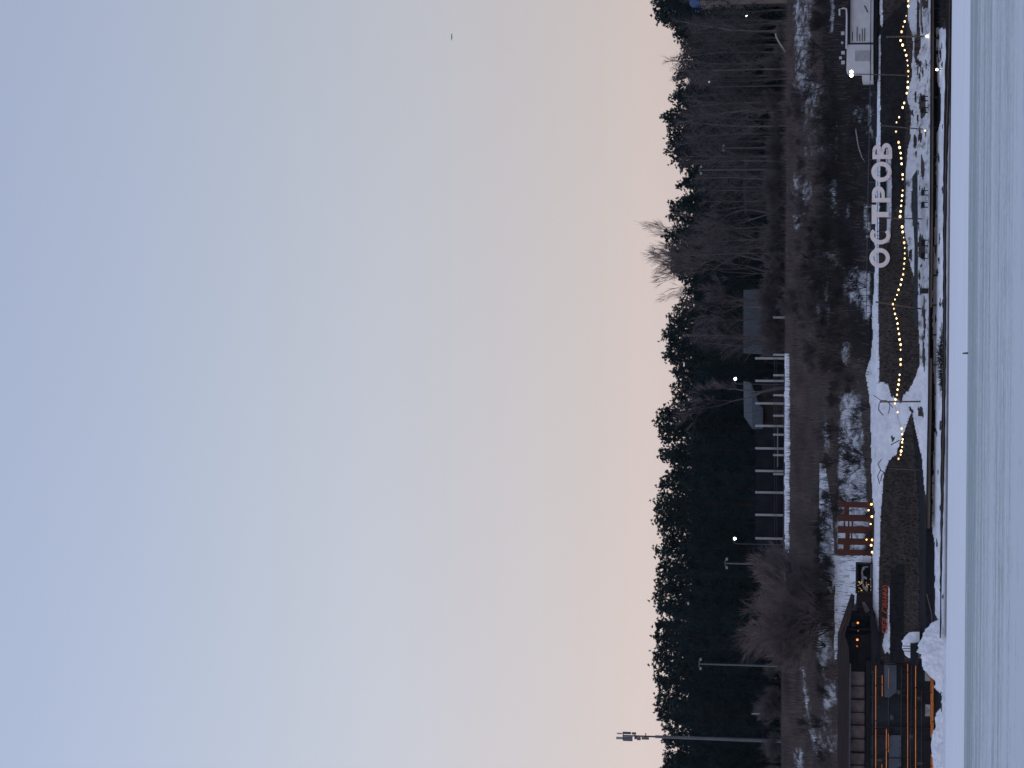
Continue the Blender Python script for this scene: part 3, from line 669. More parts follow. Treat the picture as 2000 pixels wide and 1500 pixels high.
single('fallen_branch', MB().ptube([(1671, 250), (1674, 270), (1677, 288), (1684, 308), (1692, 320), (1700, 348)], 335.5, .09), 'whitepost', 'pale curved branch lying on the dark slope right of the letters sign', 'branch')

# ------------------------------------------------------------------ letters sign
SY = 322.0
sg = thing('letters_sign', 'large pale free standing letters spelling a Cyrillic word on the bank', 'sign', base_of(1742, 400, SY))
def ring(mb, cx, cy, rx, ry, wx, wy, a0, a1, D, d, n=40):
    # ellipse arc in pixel space (angle 0 = world right, 90 = world up)
    k = len(mb.v); full = abs(a1 - a0) >= 359.9; m_ = n + 1
    for i in range(m_):
        a = R(a0 + (a1 - a0) * i / n); c, s = math.cos(a), math.sin(a)
        for (kx, ky) in ((rx, ry), (rx - wx, ry - wy)):
            p = P(cx - s * kx, cy - c * ky, D); mb.v += [tuple(p), (p.x, p.y + d, p.z)]
    for i in range(n):
        a = k + i * 4; b2 = a + 4
        mb.f += [(a, b2, b2 + 2, a + 2), (a + 1, a + 3, b2 + 3, b2 + 1), (a, a + 1, b2 + 1, b2), (a + 2, b2 + 2, b2 + 3, a + 3)]
    if not full:
        for a in (k, k + n * 4): mb.f.append((a, a + 1, a + 3, a + 2))
    return mb
LD = .55
lt = lambda mb: part('letter', mb, 'letter', sg)
lt(ring(MB(), 1718, 503.5, 20, 19, 8, 8, 0, 360, SY, LD))                                      # О
lt(ring(MB(), 1719.3, 459.5, 20, 17.5, 8, 8, 48, 312, SY, LD))                                # С
m_ = MB(); m_.prism([(1702.5, 437), (1710.8, 437), (1710.8, 423.6), (1735.5, 423.6), (1735.5, 414), (1710.8, 414), (1710.8, 400), (1702.5, 400)], SY, LD); lt(m_)   # Т
m_ = MB(); m_.pbox(1703, 1740.5, 386.6, 394.6, SY, LD)
ring(m_, 1715.5, 379, 12.6, 15.5, 7.2, 8, -90, 90, SY + .004, LD - .008); m_.pbox(1703.1, 1709.4, 378.5, 386.7, SY + .004, LD - .008); m_.pbox(1721.7, 1727.9, 378.5, 386.7, SY + .004, LD - .008); lt(m_)     # Р
lt(ring(MB(), 1721.7, 335.3, 19.8, 19.5, 8, 8, 0, 360, SY, LD))                               # О
m_ = MB(); m_.pbox(1704, 1742.3, 302.2, 310, SY, LD)
ring(m_, 1713.3, 295.5, 9.3, 12.5, 6.2, 6.8, -90, 90, SY + .004, LD - .008); ring(m_, 1731.4, 295.5, 10.9, 16, 6.8, 7.8, -90, 90, SY + .004, LD - .008)
for xa, xb in ((1704.1, 1709.6), (1717.2, 1726.2), (1736.4, 1742.2)): m_.pbox(xa, xb, 294.5, 302.3, SY + .004, LD - .008)
lt(m_)                                                                                        # В
fr = MB()
for yy in (320, 350, 391, 418, 452, 470, 492, 515): fr.tube([P(1712, yy, SY + .7), P(1746, yy, SY + .7)], .05, 5)
for xx in (1715, 1733): fr.tube([P(xx, 300, SY + .66), P(xx - 2, 516, SY + .66)], .045, 5)
part('support_frame', fr, 'greydark', sg)
for yy, nm in ((404, 'small pale post knob behind the third sign letter'), (462, 'small pale post knob behind the second sign letter')):
    q = P(1694, yy, 331); mb = MB().tube([q - Vector((0, 0, 1.2)), q], .06, 6).ball(q, .22, 8, 6)
    single('post', mb, 'whitepost', nm, 'post')

# ------------------------------------------------------------------ promenade railing
rl = thing('railing', 'thin dark rail along the upper path behind the letters sign', 'railing', base_of(1706, 250, 329))
part('rail', MB().tube([P(1698.5, -60, 329), P(1699.5, 180, 329), P(1698, 250, 329), P(1694, 440, 329), P(1692, 620, 329)], .05, 5), 'greydark', rl)
for yy in range(-40, 621, 44): part('post', MB().tube([P(1698.5 - max(0, yy - 250) * .017, yy, 329.05), P(1712 - max(0, yy - 250) * .017, yy, 329.05)], .05, 5), 'greydark', rl)

# ------------------------------------------------------------------ white cabin at the right
cb = thing('site_cabin', 'long white cabin with dark dashes and a lean-to on the upper path', 'cabin', base_of(1706, 60, 327))
part('body', MB().pbox(1661, 1706, -70, 83, 327, 4), 'white', cb)
part('annex', MB().prism([(1657, 87), (1654, 92), (1653, 136), (1656, 140), (1683, 140), (1684, 158), (1705.5, 158), (1705.5, 87)], 326.8, 4), 'white', cb)
part('joint', MB().pbox(1659, 1706, 82.8, 87.2, 327.3, 3), 'greydark', cb)
part('window', MB().pbox(1670, 1698, 99, 119, 326.7, .12), mat('grey_screen_panel', (.30, .31, .35), .6, .12, 2), cb, 'dull grey square panel')
for xx, ya in ((1665, 62), (1674, 52), (1679, 66), (1684, 56), (1688.8, 55)): part('slot', MB().pbox(xx - .9, xx + .9, ya, 80, 326.92, .1), 'greydark', cb)
part('slot', MB().prism([(1687, 11), (1690, 11), (1696, 23), (1694, 25)], 326.93, .1), 'greydark', cb)
part('roof', MB().pbox(1656.5, 1660.8, -70, 86, 326.4, 5), 'black', cb)
part('skirting', MB().pbox(1700, 1701.4, -70, 158, 326.55, .1), 'black', cb)
part('base', MB().pbox(1706, 1714, -70, 156, 327.5, 3.5), 'black', cb)
part('pipe', MB().ptube([(1640, 30), (1639.5, 18), (1647, 16), (1653, 17), (1654, 30), (1653.2, 95)], 326.2, .13), 'white', cb)
for (xx, yy, s, lb) in ((1646, 65, 3.2, 'rightmost white box lamp behind the cabin roof'), (1645, 83.5, 1.9, 'smallest white box lamp behind the cabin roof'), (1646.5, 103, 3.2, 'white box lamp in the middle behind the cabin annex'), (1641.5, 113, 2.4, 'highest white box lamp behind the cabin annex'), (1646.5, 122, 3.3, 'leftmost white box lamp behind the cabin annex')):
    q = P(xx, yy, 333); fl = thing('box_lamp', lb, 'lamp', tuple(q - Vector((0, 0, 1.2))), 'box lamps behind the cabin')
    part('housing', MB().box(q - Vector((s * .07, .2, s * .075)), q + Vector((s * .07, .2, s * .075))), 'white', fl)
    part('post', MB().tube([q - Vector((0, 0, 2.2)), q], .05, 5), 'greydark', fl)
fp = thing('floodlight_pole', 'slim pole with two dazzling lamps at the left end of the white cabin', 'lamp post', base_of(1770, 147, 319))
part('pole', MB().tube([P(1770, 147, 319), P(1664, 144.5, 319)], .075, 6), 'wood', fp)
for yy in (140.3, 147.3): part('lamp_head', MB().ball(P(1663, yy, 318.8), .23, 10, 7), 'bulbhot', fp)

# ------------------------------------------------------------------ light string and its poles
S = [(1775, -18), (1774, 2), (1774, 12), (1770, 31), (1767, 42), (1764, 52), (1761, 62), (1759, 79), (1763, 88), (1767, 98), (1770, 108), (1772, 118), (1773, 128), (1774, 139), (1774, 149), (1773, 160), (1773, 171), (1771, 182), (1766, 201), (1763, 210), (1756, 229), (1751, 239), (1750, 257), (1755, 278), (1757, 288), (1759, 299), (1760, 309), (1761, 320), (1763, 341), (1763, 350), (1763, 372), (1762, 382), (1761, 392), (1760, 402), (1759, 413), (1758, 423), (1762, 443), (1763, 453), (1765, 464), (1766, 474), (1767, 484), (1767, 495), (1767, 505), (1766, 515), (1765, 525), (1764, 536), (1761, 546), (1759, 556), (1755, 566), (1752, 576), (1748, 585), (1744, 594), (1746, 603), (1748, 613), (1751, 622), (1753, 632), (1754, 642), (1756, 652), (1757, 663), (1759, 673), (1759, 683), (1759, 702), (1759, 712), (1757, 732), (1756, 742), (1755, 751), (1753, 761), (1752, 771), (1749, 780), (1748, 788), (1753, 805), (1761, 837), (1762, 848), (1763, 858), (1762, 864), (1762, 873), (1760, 881), (1759, 888), (1755, 896)]
SD = 313.2
ls = thing('string_lights', 'long string of warm glowing bulbs slung between poles along the dark bank', 'string lights', base_of(1760, 430, SD))
part('cable', MB().tube([P(x - 1.4, y, SD) for x, y in S], .025, 4), 'black', ls)
rnd = random.Random(3)
BM = MB().ball((0, 0, 0), .15, 8, 6, 1.1)
b0_ = mesh_obj('bulb', BM, 'bulb', smooth=True); b1_ = mesh_obj('bulb', BM, 'bulbdim', smooth=True); seen_ = set()
for x, y in S:
    q = P(x, y, SD - .05)
    src = b1_ if rnd.random() < .3 else b0_
    if src.name in seen_:
        o = src.copy(); COL.objects.link(o)
    else:
        o = src; seen_.add(src.name)
    o.parent = ls; o.location = q - ORG[ls.name]; s = rnd.choice([.6, .75, .85, .9, 1, 1.15]); o.scale = (s * 1.15, s * .8, s * .8)
def pole(xt, yt, xb, yb, label, r=.09, D=SD + .15):
    a = P(xb, yb, D); pm = thing('light_pole', label, 'pole', tuple(a), None)
    part('shaft', MB().tube([a - Vector((0, 0, .5)), P((xt + xb) / 2, (yt + yb) / 2, D), P(xt, yt, D)], [r, r * .9, r * .75], 7), 'wood', pm)
    part('hook', MB().ball(P(xt, yt, D), r * 1.25, 7, 5), 'greydark', pm)
pole(1733, 72, 1812, 71, 'rightmost brown pole of the light string, beside the glowing ground lamp', .13)
pole(1720, 245, 1815, 254, 'dark pole of the light string right of the letters sign')
pole(1734, 426, 1818, 428, 'dark pole of the light string below the third sign letter')
pole(1712, 590, 1812, 606, 'leaning pole where the light string peaks left of the letters sign', .11)
pole(1720, 785, 1811, 784, 'dark pole on the snow chute near the left end of the light string', .12)
pole(1738, 915, 1806, 919, 'thin dark pole before the brown bank beyond the end of the light string', .05)

def glow(x, y, D, r, label, m='bulbhot'):
    q = P(x, y, D); l_ = thing('ground_lamp', label, 'lamp', tuple(q - Vector((0, 0, r + .3))))
    part('bulb', MB().ball(q, r, 9, 7), m, l_); part('stake', MB().tube([q - Vector((0, 0, r + .35)), q - Vector((0, 0, r * .8))], .05, 5), 'black', l_)
glow(1811, 71, 309.5, .17, 'glowing lamp at the foot of the rightmost light string pole')
glow(1830, 136, 303.8, .16, 'bright lamp under the edge of the landing, near the right end', 'lampwhite')
glow(1807, 255, 310, .11, 'small warm lamp at the foot of the pole right of the letters sign', 'bulb')

# ------------------------------------------------------------------ landing stage and shore logs
dk = thing('landing_stage', 'long dark landing stage with brown edge boards along the snowy shore', 'landing stage', base_of(1826, 400, 305))
top_ = [(1817, -120), (1817.5, 0), (1817.2, 100), (1816.5, 250), (1815.5, 400), (1814, 600), (1812, 800), (1810, 900), (1808, 1032)]
def strip(pts, w0, w1, D, d):
    poly = [(x + w0, y) for x, y in pts] + [(x + w1, y) for x, y in reversed(pts)]
    return MB().prism(poly, D, d)
part('edge_board', strip(top_, 0, 2.8, 304.8, 2.2), 'wooddark', dk)
part('fascia_board', strip([p_ for p_ in top_ if p_[1] < 700], 2.9, 6.6, 304.9, .2), 'wood', dk)
part('fascia_board', strip([(1812, 700), (1811, 800), (1809, 900), (1808, 1032)], 2.9, 8.5, 304.9, .2), 'wood', dk)
for yy in range(-100, 1031, 58):
    xx = interp(yy, [(p_[1], p_[0]) for p_ in top_]); part('post', MB().pbox(xx + 6.5, xx + 15, yy - 1.5, yy + 1.5, 305.1, .2), 'black', dk)
ed = [(1857, -140), (1854.5, 0), (1853, 100), (1850, 200), (1847, 300), (1845.5, 400), (1844.8, 600), (1844.5, 700), (1843, 800), (1841, 900), (1839.5, 1000), (1838, 1100), (1836.8, 1250)]
sk_ = thing('shore_kerb', 'dark brown timber kerb between the white shore and the flat lake', 'kerb', base_of(1848, 400, 299))
def jit(pts, a, sd):
    r = random.Random(sd); o = []
    ys = np.arange(pts[0][1], pts[-1][1], 14)
    for yy in ys: o.append((interp(yy, [(p_[1], p_[0]) for p_ in pts]) + r.uniform(-a, a), yy))
    return o
wid = lambda y: interp(y, [(-140, 7.5), (0, 6.5), (150, 6), (300, 4), (500, 3.4), (700, 3.2), (900, 4.0), (1050, 2.2), (1250, 1.3)])
up_ = jit(ed, .8, 1); lo_ = jit(ed, .5, 2)
part('timber', MB().prism([(x - wid(y), y) for x, y in up_] + [(x + wid(y) * .1, y) for x, y in reversed(lo_)], 298.2, .7), 'wooddark', sk_)
part('timber', MB().prism([(x + wid(y) * .15, y) for x, y in lo_] + [(x + wid(y) * 1.05, y) for x, y in reversed(jit(ed, .6, 5))], 297.6, .9), 'wooddark', sk_)
part('board', strip([(x, y) for x, y in ed if y < 1200], -.5, .5, 297.4, .2), 'wood', sk_)
lw = MB().prism([(1782, 345), (1783, 420), (1786, 480), (1785, 560), (1783, 625), (1791, 640), (1793, 560), (1792.5, 420), (1792, 330)], 312.2, .5)
single('low_wall', lw, 'slategreen', 'low grey green wall along the snowy strip below the letters sign', 'wall')
single('kerb_plank', MB().prism([(1797, -80), (1797.5, 50), (1801, 50), (1800, -80)], 310.5, .3), 'wood', 'brown plank on the snow near the right end of the landing stage', 'plank')
def deck_chair(x0, x1, y0, y1, D, label):
    a = P(x1, (y0 + y1) / 2, D); wd = abs(P(x1, y0, D).x - P(x1, y1, D).x) / 2; hh = P(x0, y0, D).z - a.z
    c = thing('deck_chair', label, 'chair', tuple(a), 'dark chairs on the landing stage')
    part('seat', MB().box(a + Vector((-wd, 0, hh * .42)), a + Vector((wd, .7, hh * .56))), 'black', c)
    part('backrest', MB().box(a + Vector((-wd, .62, hh * .57)), a + Vector((wd, .74, hh))), 'black', c)
    for sx_ in (-1, 1):
        part('armrest', MB().box(a + Vector((sx_ * wd - .05, .0, hh * .57)), a + Vector((sx_ * wd + .05, .6, hh * .8))), 'black', c)
        for dy in (.05, .6): part('leg', MB().tube([a + Vector((sx_ * (wd - .05), dy, -.1)), a + Vector((sx_ * (wd - .05), dy, hh * .43))], .045, 5), 'black', c)
for (ya, yb, lb) in ((371, 381, 'right chair of the pair straight below the sign letters'), (394, 405, 'left chair of the pair straight below the sign letters'), (468, 480, 'right chair of the pair below the leftmost sign letter'), (493, 505, 'left chair of the pair below the leftmost sign letter'), (187, 197, 'right chair of the pair on the snow near the small warm lamp'), (209, 220, 'left chair of the pair on the snow near the small warm lamp')):
    deck_chair(1799, 1811, ya, yb, 307.6, lb)
for ya, yb, lb in ((381, 394, 'small low table between the chairs straight below the sign letters'), (480, 493, 'small low table between the chairs below the leftmost sign letter')):
    tb = thing('side_table', lb, 'table', base_of(1811, (ya + yb) / 2, 307.6)); part('tabletop', MB().pbox(1808, 1809, ya + 1, yb - 1, 307.6, .6), 'black', tb)
    for yy in (ya + 2, yb - 2): part('leg', MB().pbox(1809, 1812, yy - .4, yy + .4, 307.7, .08), 'black', tb)
bn = thing('waste_bin', 'single squat dark bin on the snow left of the chairs', 'bin', base_of(1815, 568, 307))
part('body', MB().pbox(1799.5, 1816, 563, 573, 307, .7), 'wooddark', bn); part('lid', MB().pbox(1798, 1799.4, 562, 574, 306.9, .9), 'black', bn)
single('stump', MB().tube([P(1891, 690, 180), P(1888, 689.8, 180), P(1880, 690.3, 180)], [.085, .075, .055], 7), 'wood', 'short brown stake frozen into the ice', 'stake')
# brushwood heap on the shore
mb = MB(); r = random.Random(9)
for k in range(420):
    y = r.uniform(643, 770); e_ = math.sin(math.pi * (y - 640) / 132); x1 = 1845; x0 = 1845 - (6 + 14 * e_) * r.uniform(.3, 1)
    a = P(x1, y, 301 + r.uniform(-.8, .8)); b2 = P(x0, y + r.gauss(0, 9), 301 + r.uniform(-1, 1)); mb.tube([a, (a + b2) / 2 + Vector((r.gauss(0, .1), 0, r.gauss(0, .1))), b2], [.05, .04, .015], 3, caps=False)
single('brushwood_heap', mb, 'twigdark', 'dark heap of brushwood on the shore left of the bin', 'brushwood')
mb = MB()
for k in range(200):
    y = r.uniform(-60, 45); a = P(1850, y, 300.5 + r.uniform(-.8, .8)); b2 = P(1850 - r.uniform(6, 20), y + r.gauss(0, 7), 300.5 + r.uniform(-1, 1)); mb.tube([a, b2], [.05, .015], 3, caps=False)
single('brushwood_heap', mb, 'twigdark', 'dark heap of brushwood on the shore at the right end', 'brushwood')
mb = MB().ptube([(1744, 796), (1732, 783), (1722, 782), (1717, 788), (1716, 800), (1722, 808), (1725, 811)], 319, .07); mb.ptube([(1746, 784), (1737, 783), (1738, 796), (1735, 808)], 319.2, .05); mb.ptube([(1722, 783), (1712, 776), (1706, 772)], 319.1, .05)
single('bent_sapling', mb, 'twigdark', 'bent leafless sapling on the snow chute beside the pole', 'sapling')
mb = MB()
for pts in ([(1729, 925), (1720, 918), (1715, 906), (1722, 897)], [(1720, 918), (1714, 930), (1718, 945)], [(1728, 922), (1722, 928), (1720, 940)], [(1734, 905), (1741, 900), (1743, 892)]): mb.ptube(pts, 321, .06)
single('dead_branch', mb, 'twigdark', 'forked dead branch at the top of the brown bank left of the chute', 'branch')
for k, pts in enumerate(([(1757, 1150 - 290), (1745, 866), (1740, 869)], [(1810, 1160), (1820, 1200), (1821, 1232)])):
    single('plank' if k else 'twig', MB().ptube(pts, 318 if not k else 303, .07), 'wood' if k else 'twigdark', ['short dark twig lying on the snow chute', 'thin brown pole leaning at the dark water edge'][k], ['twig', 'pole'][k])

# ------------------------------------------------------------------ red brown timber screen with lamps
pg = thing('timber_screen', 'red brown timber screen of five upright boards with cross rails', 'timber screen', base_of(1703, 1035, 330.2))
for yy, wd in ((985.5, 4.3), (1012, 5), (1035, 5.4), (1058, 5), (1079, 4.2)):
    part('upright', MB().pbox(1636, 1704, yy - wd * 1.25, yy + wd * 1.25, 330.2, .4), 'red', pg)
for xa, xb, ya, yb in ((1649, 1658.5, 990, 1007), (1648, 1651, 1017, 1029.6), (1656, 1659, 1017, 1029.6), (1663, 1666.5, 1017, 1029.6), (1651, 1660, 1040.5, 1053), (1662, 1665, 1040.5, 1053), (1647, 1660, 1063, 1074.8)):
    part('cross_rail', MB().pbox(xa, xb, ya - .2, yb + .2, 330.3, .2), 'red', pg)
for k, (xx, yy, rr, m_) in enumerate(((1702, 985, .22, 'lampgold'), (1696.5, 996.5, .17, 'lampgold'), (1703, 1009, .25, 'bulb'), (1700.5, 1023.5, .18, 'bulb'), (1703.5, 1054.5, .22, 'lampgold'), (1692.5, 1054, .15, 'lampgold'), (1701.5, 1065, .24, 'bulb'), (1703.5, 1078.5, .23, 'bulb'))):
    glow(xx, yy, 329.4 - .1 * (k % 2), rr * .68, ['golden lamp at the foot of the rightmost board of the timber screen', 'small lamp between the first and second boards from the right of the timber screen', 'bright lamp at the foot of the second board from the right', 'pale lamp between the second and middle boards of the timber screen', 'golden lamp low at the foot of the fourth board from the right', 'smallest golden lamp halfway up the foot of the fourth board', 'bright lamp between the two leftmost boards of the timber screen', 'bright lamp at the foot of the leftmost board of the timber screen'][k], m_)
bx = thing('notice_board', 'small white square board beside the timber screen', 'board', base_of(1700, 1092, 329.6))
part('panel', MB().pbox(1684, 1700.5, 1086, 1098.5, 329.6, .12), 'white', bx); part('post', MB().pbox(1686, 1709, 1091.5, 1093, 329.74, .1), 'greydark', bx)
for k, (xa, xb, ya, yb) in enumerate(((1689, 1704, 1000, 1006), (1688, 1703, 1043, 1051), (1690, 1703, 1066, 1074))):
    sh_ = thing('planter', ['dark planter between the two rightmost boards of the timber screen', 'dark planter behind the lamps left of the middle board of the timber screen', 'dark planter between the two leftmost boards of the timber screen'][k], 'planter', base_of(xb, (ya + yb) / 2, 329.8))
    part('box', MB().pbox(xa + 6, xb, ya, yb, 329.8, .6), 'black', sh_)
    mb = MB(); r = random.Random(k)
    for q in range(40): mb.tube([P(xa + 7, r.uniform(ya, yb), 330.0), P(xa + r.uniform(-3, 5), r.uniform(ya - 4, yb + 4), 330.0 + r.uniform(-.3, .3))], [.04, .015], 3, caps=False)
    part('plant', mb, 'twigdark', sh_)

# ------------------------------------------------------------------ glazed booth and dark shed between screen and cafe
bo = thing('glazed_booth', 'dark glazed booth with fairy lights and a pale draped curtain', 'booth', base_of(1704, 1130, 329))
part('back_wall', MB().pbox(1672, 1704, 1100, 1158, 330.6, .3), 'black', bo)
part('frame', MB().pbox(1671, 1674, 1099, 1159, 329, 1.5).pbox(1701.5, 1704, 1099, 1159, 329, 1.5).pbox(1674.2, 1701.3, 1099, 1102, 329.01, 1.4).pbox(1674.2, 1701.3, 1156, 1159, 329.01, 1.4), 'wooddark', bo)
part('curtain', MB().prism([(1684, 1108), (1682, 1118), (1683, 1126), (1682, 1136), (1686, 1150), (1693, 1156), (1695, 1153), (1689, 1147), (1686, 1138), (1687, 1130), (1693, 1132), (1693, 1128), (1686, 1124), (1685, 1116), (1690, 1109), (1696, 1108), (1695, 1106), (1688, 1106)], 329.6, .2), mat('pale_curtain', (.26, .25, .27), .8, .3, 2), bo)
part('curtain', MB().prism([(1691, 1140), (1695, 1142), (1695, 1155), (1692, 1155)], 329.5, .1), mat('cream_curtain', (.36, .31, .24), .8, .3, 2), bo)
r = random.Random(4)
for q in range(26):
    x, y = (r.uniform(1675, 1684), r.uniform(1134, 1157)) if q < 18 else (r.uniform(1690, 1702), r.uniform(1130, 1157)); part('fairy_light', MB().ball(P(x, y, 329.4), .045, 6, 4), 'gold', bo)
shd = thing('plank_shed', 'low dark plank shed with a slanting grey panel beside the cafe', 'shed', base_of(1705, 1178, 329))
part('wall', MB().prism([(1673, 1159.5), (1672, 1175), (1674, 1197), (1704, 1197), (1704, 1159.5)], 329.6, 2), 'wallbrown', shd)
part('panel', MB().prism([(1683, 1176), (1689, 1176), (1699, 1192), (1694, 1197), (1690, 1197)], 329.3, .1), mat('faded_grey_panel', (.16, .155, .17), .8, .2, 2), shd)

# ------------------------------------------------------------------ lakeside cafe building at the left
CD = 325.0
cf = thing('lakeside_cafe', 'large dark cafe building with a brown flat roof and orange light strips', 'building', base_of(1830, 1400, CD))
rf = part('roof', MB().prism([(1636, 1238), (1657, 1176), (1664, 1180), (1663, 1196), (1650, 1240), (1658.5, 1268), (1659, 1700), (1636.5, 1700)], CD - 2, 14), 'roofbrown', cf)
part('gable_glow', MB().prism([(1640, 1232), (1653, 1204), (1655, 1206), (1643, 1235)], CD - 2.15, .12), mat('painted_gable_glow', (.09, .03, .022), .8, .2, 2), rf)  # red glow inside the gable, painted as a thin coloured strip
part('gutter', MB().pbox(1657.5, 1660.5, 1296, 1700, CD - 2.3, .25), 'greydark', rf)
part('wall', MB().pbox(1651, 1700, 1240, 1700, CD + 1.0, 9), 'black', cf)
part('porch_wall', MB().prism([(1663, 1198), (1702, 1198), (1718, 1246), (1700, 1246), (1652, 1246)], CD + 4, 4), 'black', cf)
part('porch_post', MB().pbox(1662, 1706, 1199, 1202, CD - .2, .25), 'black', cf); part('porch_post', MB().pbox(1656, 1712, 1228, 1231, CD - .2, .25), 'black', cf)
part('plinth', MB().prism([(1700, 1196), (1704, 1196), (1720, 1246), (1720, 1300), (1702, 1300)], CD - 1.2, 4), 'black', cf)
part('window', MB().pbox(1663, 1671, 1215, 1224, CD + 3.9, .08), 'screen', cf)
for xx, yy, rr, mm in ((1675.5, 1216.5, .15, 'lampor'), (1676, 1232, .09, 'leddim'), (1674.5, 1249.5, .16, 'lampor'), (1674, 1262, .12, 'leddim')):
    pl = part('pendant_lamp', MB().ball(P(xx, yy, CD + .5), rr, 8, 6), mm, cf); part('cord', MB().tube([P(xx - 2, yy, CD + .5), P(1656, yy, CD + .5)], .015, 4), 'black', pl)
for ya, yb in ((1312, 1339.5), (1341, 1364.5), (1367, 1391), (1392.3, 1415.3), (1417.3, 1442.5), (1444, 1468), (1471.5, 1494), (1495.5, 1520), (1522, 1546)):
    wn = part('window', MB().pbox(1660.8, 1688.3, ya, yb, CD + .7, .25), 'pane', cf)
    part('frame', MB().pbox(1659.6, 1689.5, yb + .1, yb + 1.3, CD + .4, .5), 'black', wn)
for ya, yb in ((1437, 1451), (1453, 1467), (1470, 1484), (1487, 1500)): part('window', MB().pbox(1691.2, 1695.6, ya, yb, CD - .1, .2), 'pane', cf)
part('floor_beam', MB().pbox(1689.8, 1698, 1290, 1700, CD - .6, 1.5), 'black', cf)
part('lower_wall', MB().pbox(1698.2, 1846, 1288, 1700, CD - .4, 3), mat('black_blue_cladding', (.016, .018, .023), .7, .5, 1.0, .2, stretch=(.6, 1, .25)), cf)
bd = CD - .8
for ya, xa, xb in ((1298, 1698, 1790), (1361, 1698, 1724), (1349, 1752, 1820), (1421.5, 1697, 1822), (1436, 1700, 1740), (1480, 1700, 1760)):
    part('post', MB().pbox(xa, xb, ya - .9, ya + .9, bd, .3), 'wallbrown', cf)
for yy in range(1306, 1500, 13): part('baluster', MB().pbox(1756, 1772, yy - .5, yy + .5, bd + .1, .1), 'wooddark', cf)
for xx, ya, yb in ((1735.3, 1300, 1440), (1760, 1300, 1500), (1799.7, 1350, 1500), (1779, 1300, 1560), (1704, 1310, 1560)): part('rail', MB().pbox(xx - .5, xx + .5, ya, yb, bd + .12, .08), 'greydark', cf)
r = random.Random(77)
for q in range(34):
    xa = r.choice([1699, 1712, 1724, 1738, 1752, 1775, 1791]); ya = r.uniform(1300, 1540); hh = r.uniform(6, 12); wd = r.uniform(.5, 1.0) if q % 3 else r.uniform(4, 11)
    part('window' if wd > 2 else 'mullion', MB().pbox(xa, xa + hh, ya, ya + wd, bd + .25 + .004 * q, .05), r.choice(['panedark', 'wooddark', 'wallbrown', 'black']) if wd > 2 else r.choice(['wallbrown', 'greydark', 'red']), cf)
part('door', MB().pbox(1806, 1826, 1448, 1460, bd, .1), 'wallbrown', cf)
part('screen_panel', MB().prism([(1727, 1294), (1751, 1294), (1751, 1353), (1744, 1357), (1738, 1362), (1727, 1362)], bd + .1, .15), 'screen', cf)
part('screen_panel', MB().prism([(1737, 1436), (1760, 1436), (1760, 1496), (1752, 1500), (1745, 1560), (1734, 1560)], bd + .1, .15), 'screen', cf)
for xx, ya, yb, hw, mm in ((1710.6, 1258, 1284, .75, 'led'), (1710.4, 1299, 1338, .85, 'led'), (1710.4, 1340, 1560, .7, 'led'), (1723, 1319, 1362, .85, 'led'), (1731, 1424, 1560, .7, 'led'), (1735, 1433, 1470, .6, 'leddim'), (1772.8, 1297, 1560, .75, 'led'), (1788.4, 1300, 1560, .95, 'led'), (1818.6, 1318, 1441, .8, 'led'), (1822, 1319, 1437, .8, 'led'), (1818.8, 1473, 1560, .6, 'led'), (1821.6, 1480, 1560, .8, 'led'), (1722.3, 1493, 1560, .6, 'led'), (1735.3, 1305, 1345, .25, 'leddim')):
    yy_ = ya
    while yy_ < yb - 2:
        ln_ = min(yb - yy_, r.uniform(14, 48)); h2 = hw * r.uniform(.36, .56)
        part('light_strip', MB().pbox(xx - h2, xx + h2, yy_, yy_ + ln_ - r.choice([.6, 1, 2.2]), CD - 1.0, .12), mm if r.random() < .68 else 'leddim', cf); yy_ += ln_
part('light_strip', MB().prism([(1824, 1500), (1830, 1516), (1829, 1516), (1823, 1500)], CD - 1.2, .1), 'led', cf)
part('sign_plate', MB().pbox(1806.5, 1817.2, 1306, 1330, CD - 1.1, .1), mat('grey_white_plate', (.42, .42, .42), .7, .1, 3), cf)
pt = part('sign_plate', MB().pbox(1807, 1817, 1376, 1399, CD - 1.1, .1), mat('blotched_grey_plate', (.34, .33, .34), .7, .5, 2.5), cf)
# neon script on the brown bank
nw = thing('neon_sign', 'slanting red orange neon script on the brown bank beside the cafe', 'sign', base_of(1738, 1190, 322))
GL = {'c': [[(.9, .8), (.5, 1), (.1, .6), (.1, .3), (.5, 0), (.9, .2)]], 'E': [[(.9, 1), (.1, 1), (.1, 0), (.9, 0)], [(.1, .5), (.7, .5)]], 'Л': [[(0, 0), (.3, .3), (.45, 1), (.9, 1), (.9, 0)]],
      'Г': [[(.1, 0), (.1, 1), (.9, 1), (.9, .8)]], 'А': [[(0, 0), (.5, 1), (1, 0)], [(.2, .4), (.8, .4)]], 'Н': [[(.1, 0), (.1, 1)], [(.9, 0), (.9, 1)], [(.1, .5), (.9, .5)]], 'И': [[(.1, 1), (.1, 0), (.9, 1), (.9, 0)]],
      'О': [[(.5, 0), (.1, .3), (.1, .7), (.5, 1), (.9, .7), (.9, .3), (.5, 0)]], 'З': [[(.1, .9), (.5, 1), (.9, .8), (.5, .52), (.9, .25), (.5, 0), (.1, .1)]]}
def script(word, y0, dy, xb, hpx, nm):
    for i, ch in enumerate(word):
        mb = MB()
        for st in GL[ch]:
            for off in ((0, 0), (.9, -.7)):
                mb.ptube([(xb - hpx * b_ + off[0] - i * -.15, y0 - i * dy - a_ * dy * .85 - b_ * 5 + off[1]) for a_, b_ in st], 322.2 - .1 * bool(off[0]), .04, 5)
        part('letter', mb, 'neon', nw)
script('cЗEЛ', 1240, 7.5, 1731, 8.5, 'neon'); script('ГЛАННО', 1199, 9.0, 1734, 11, 'neon')
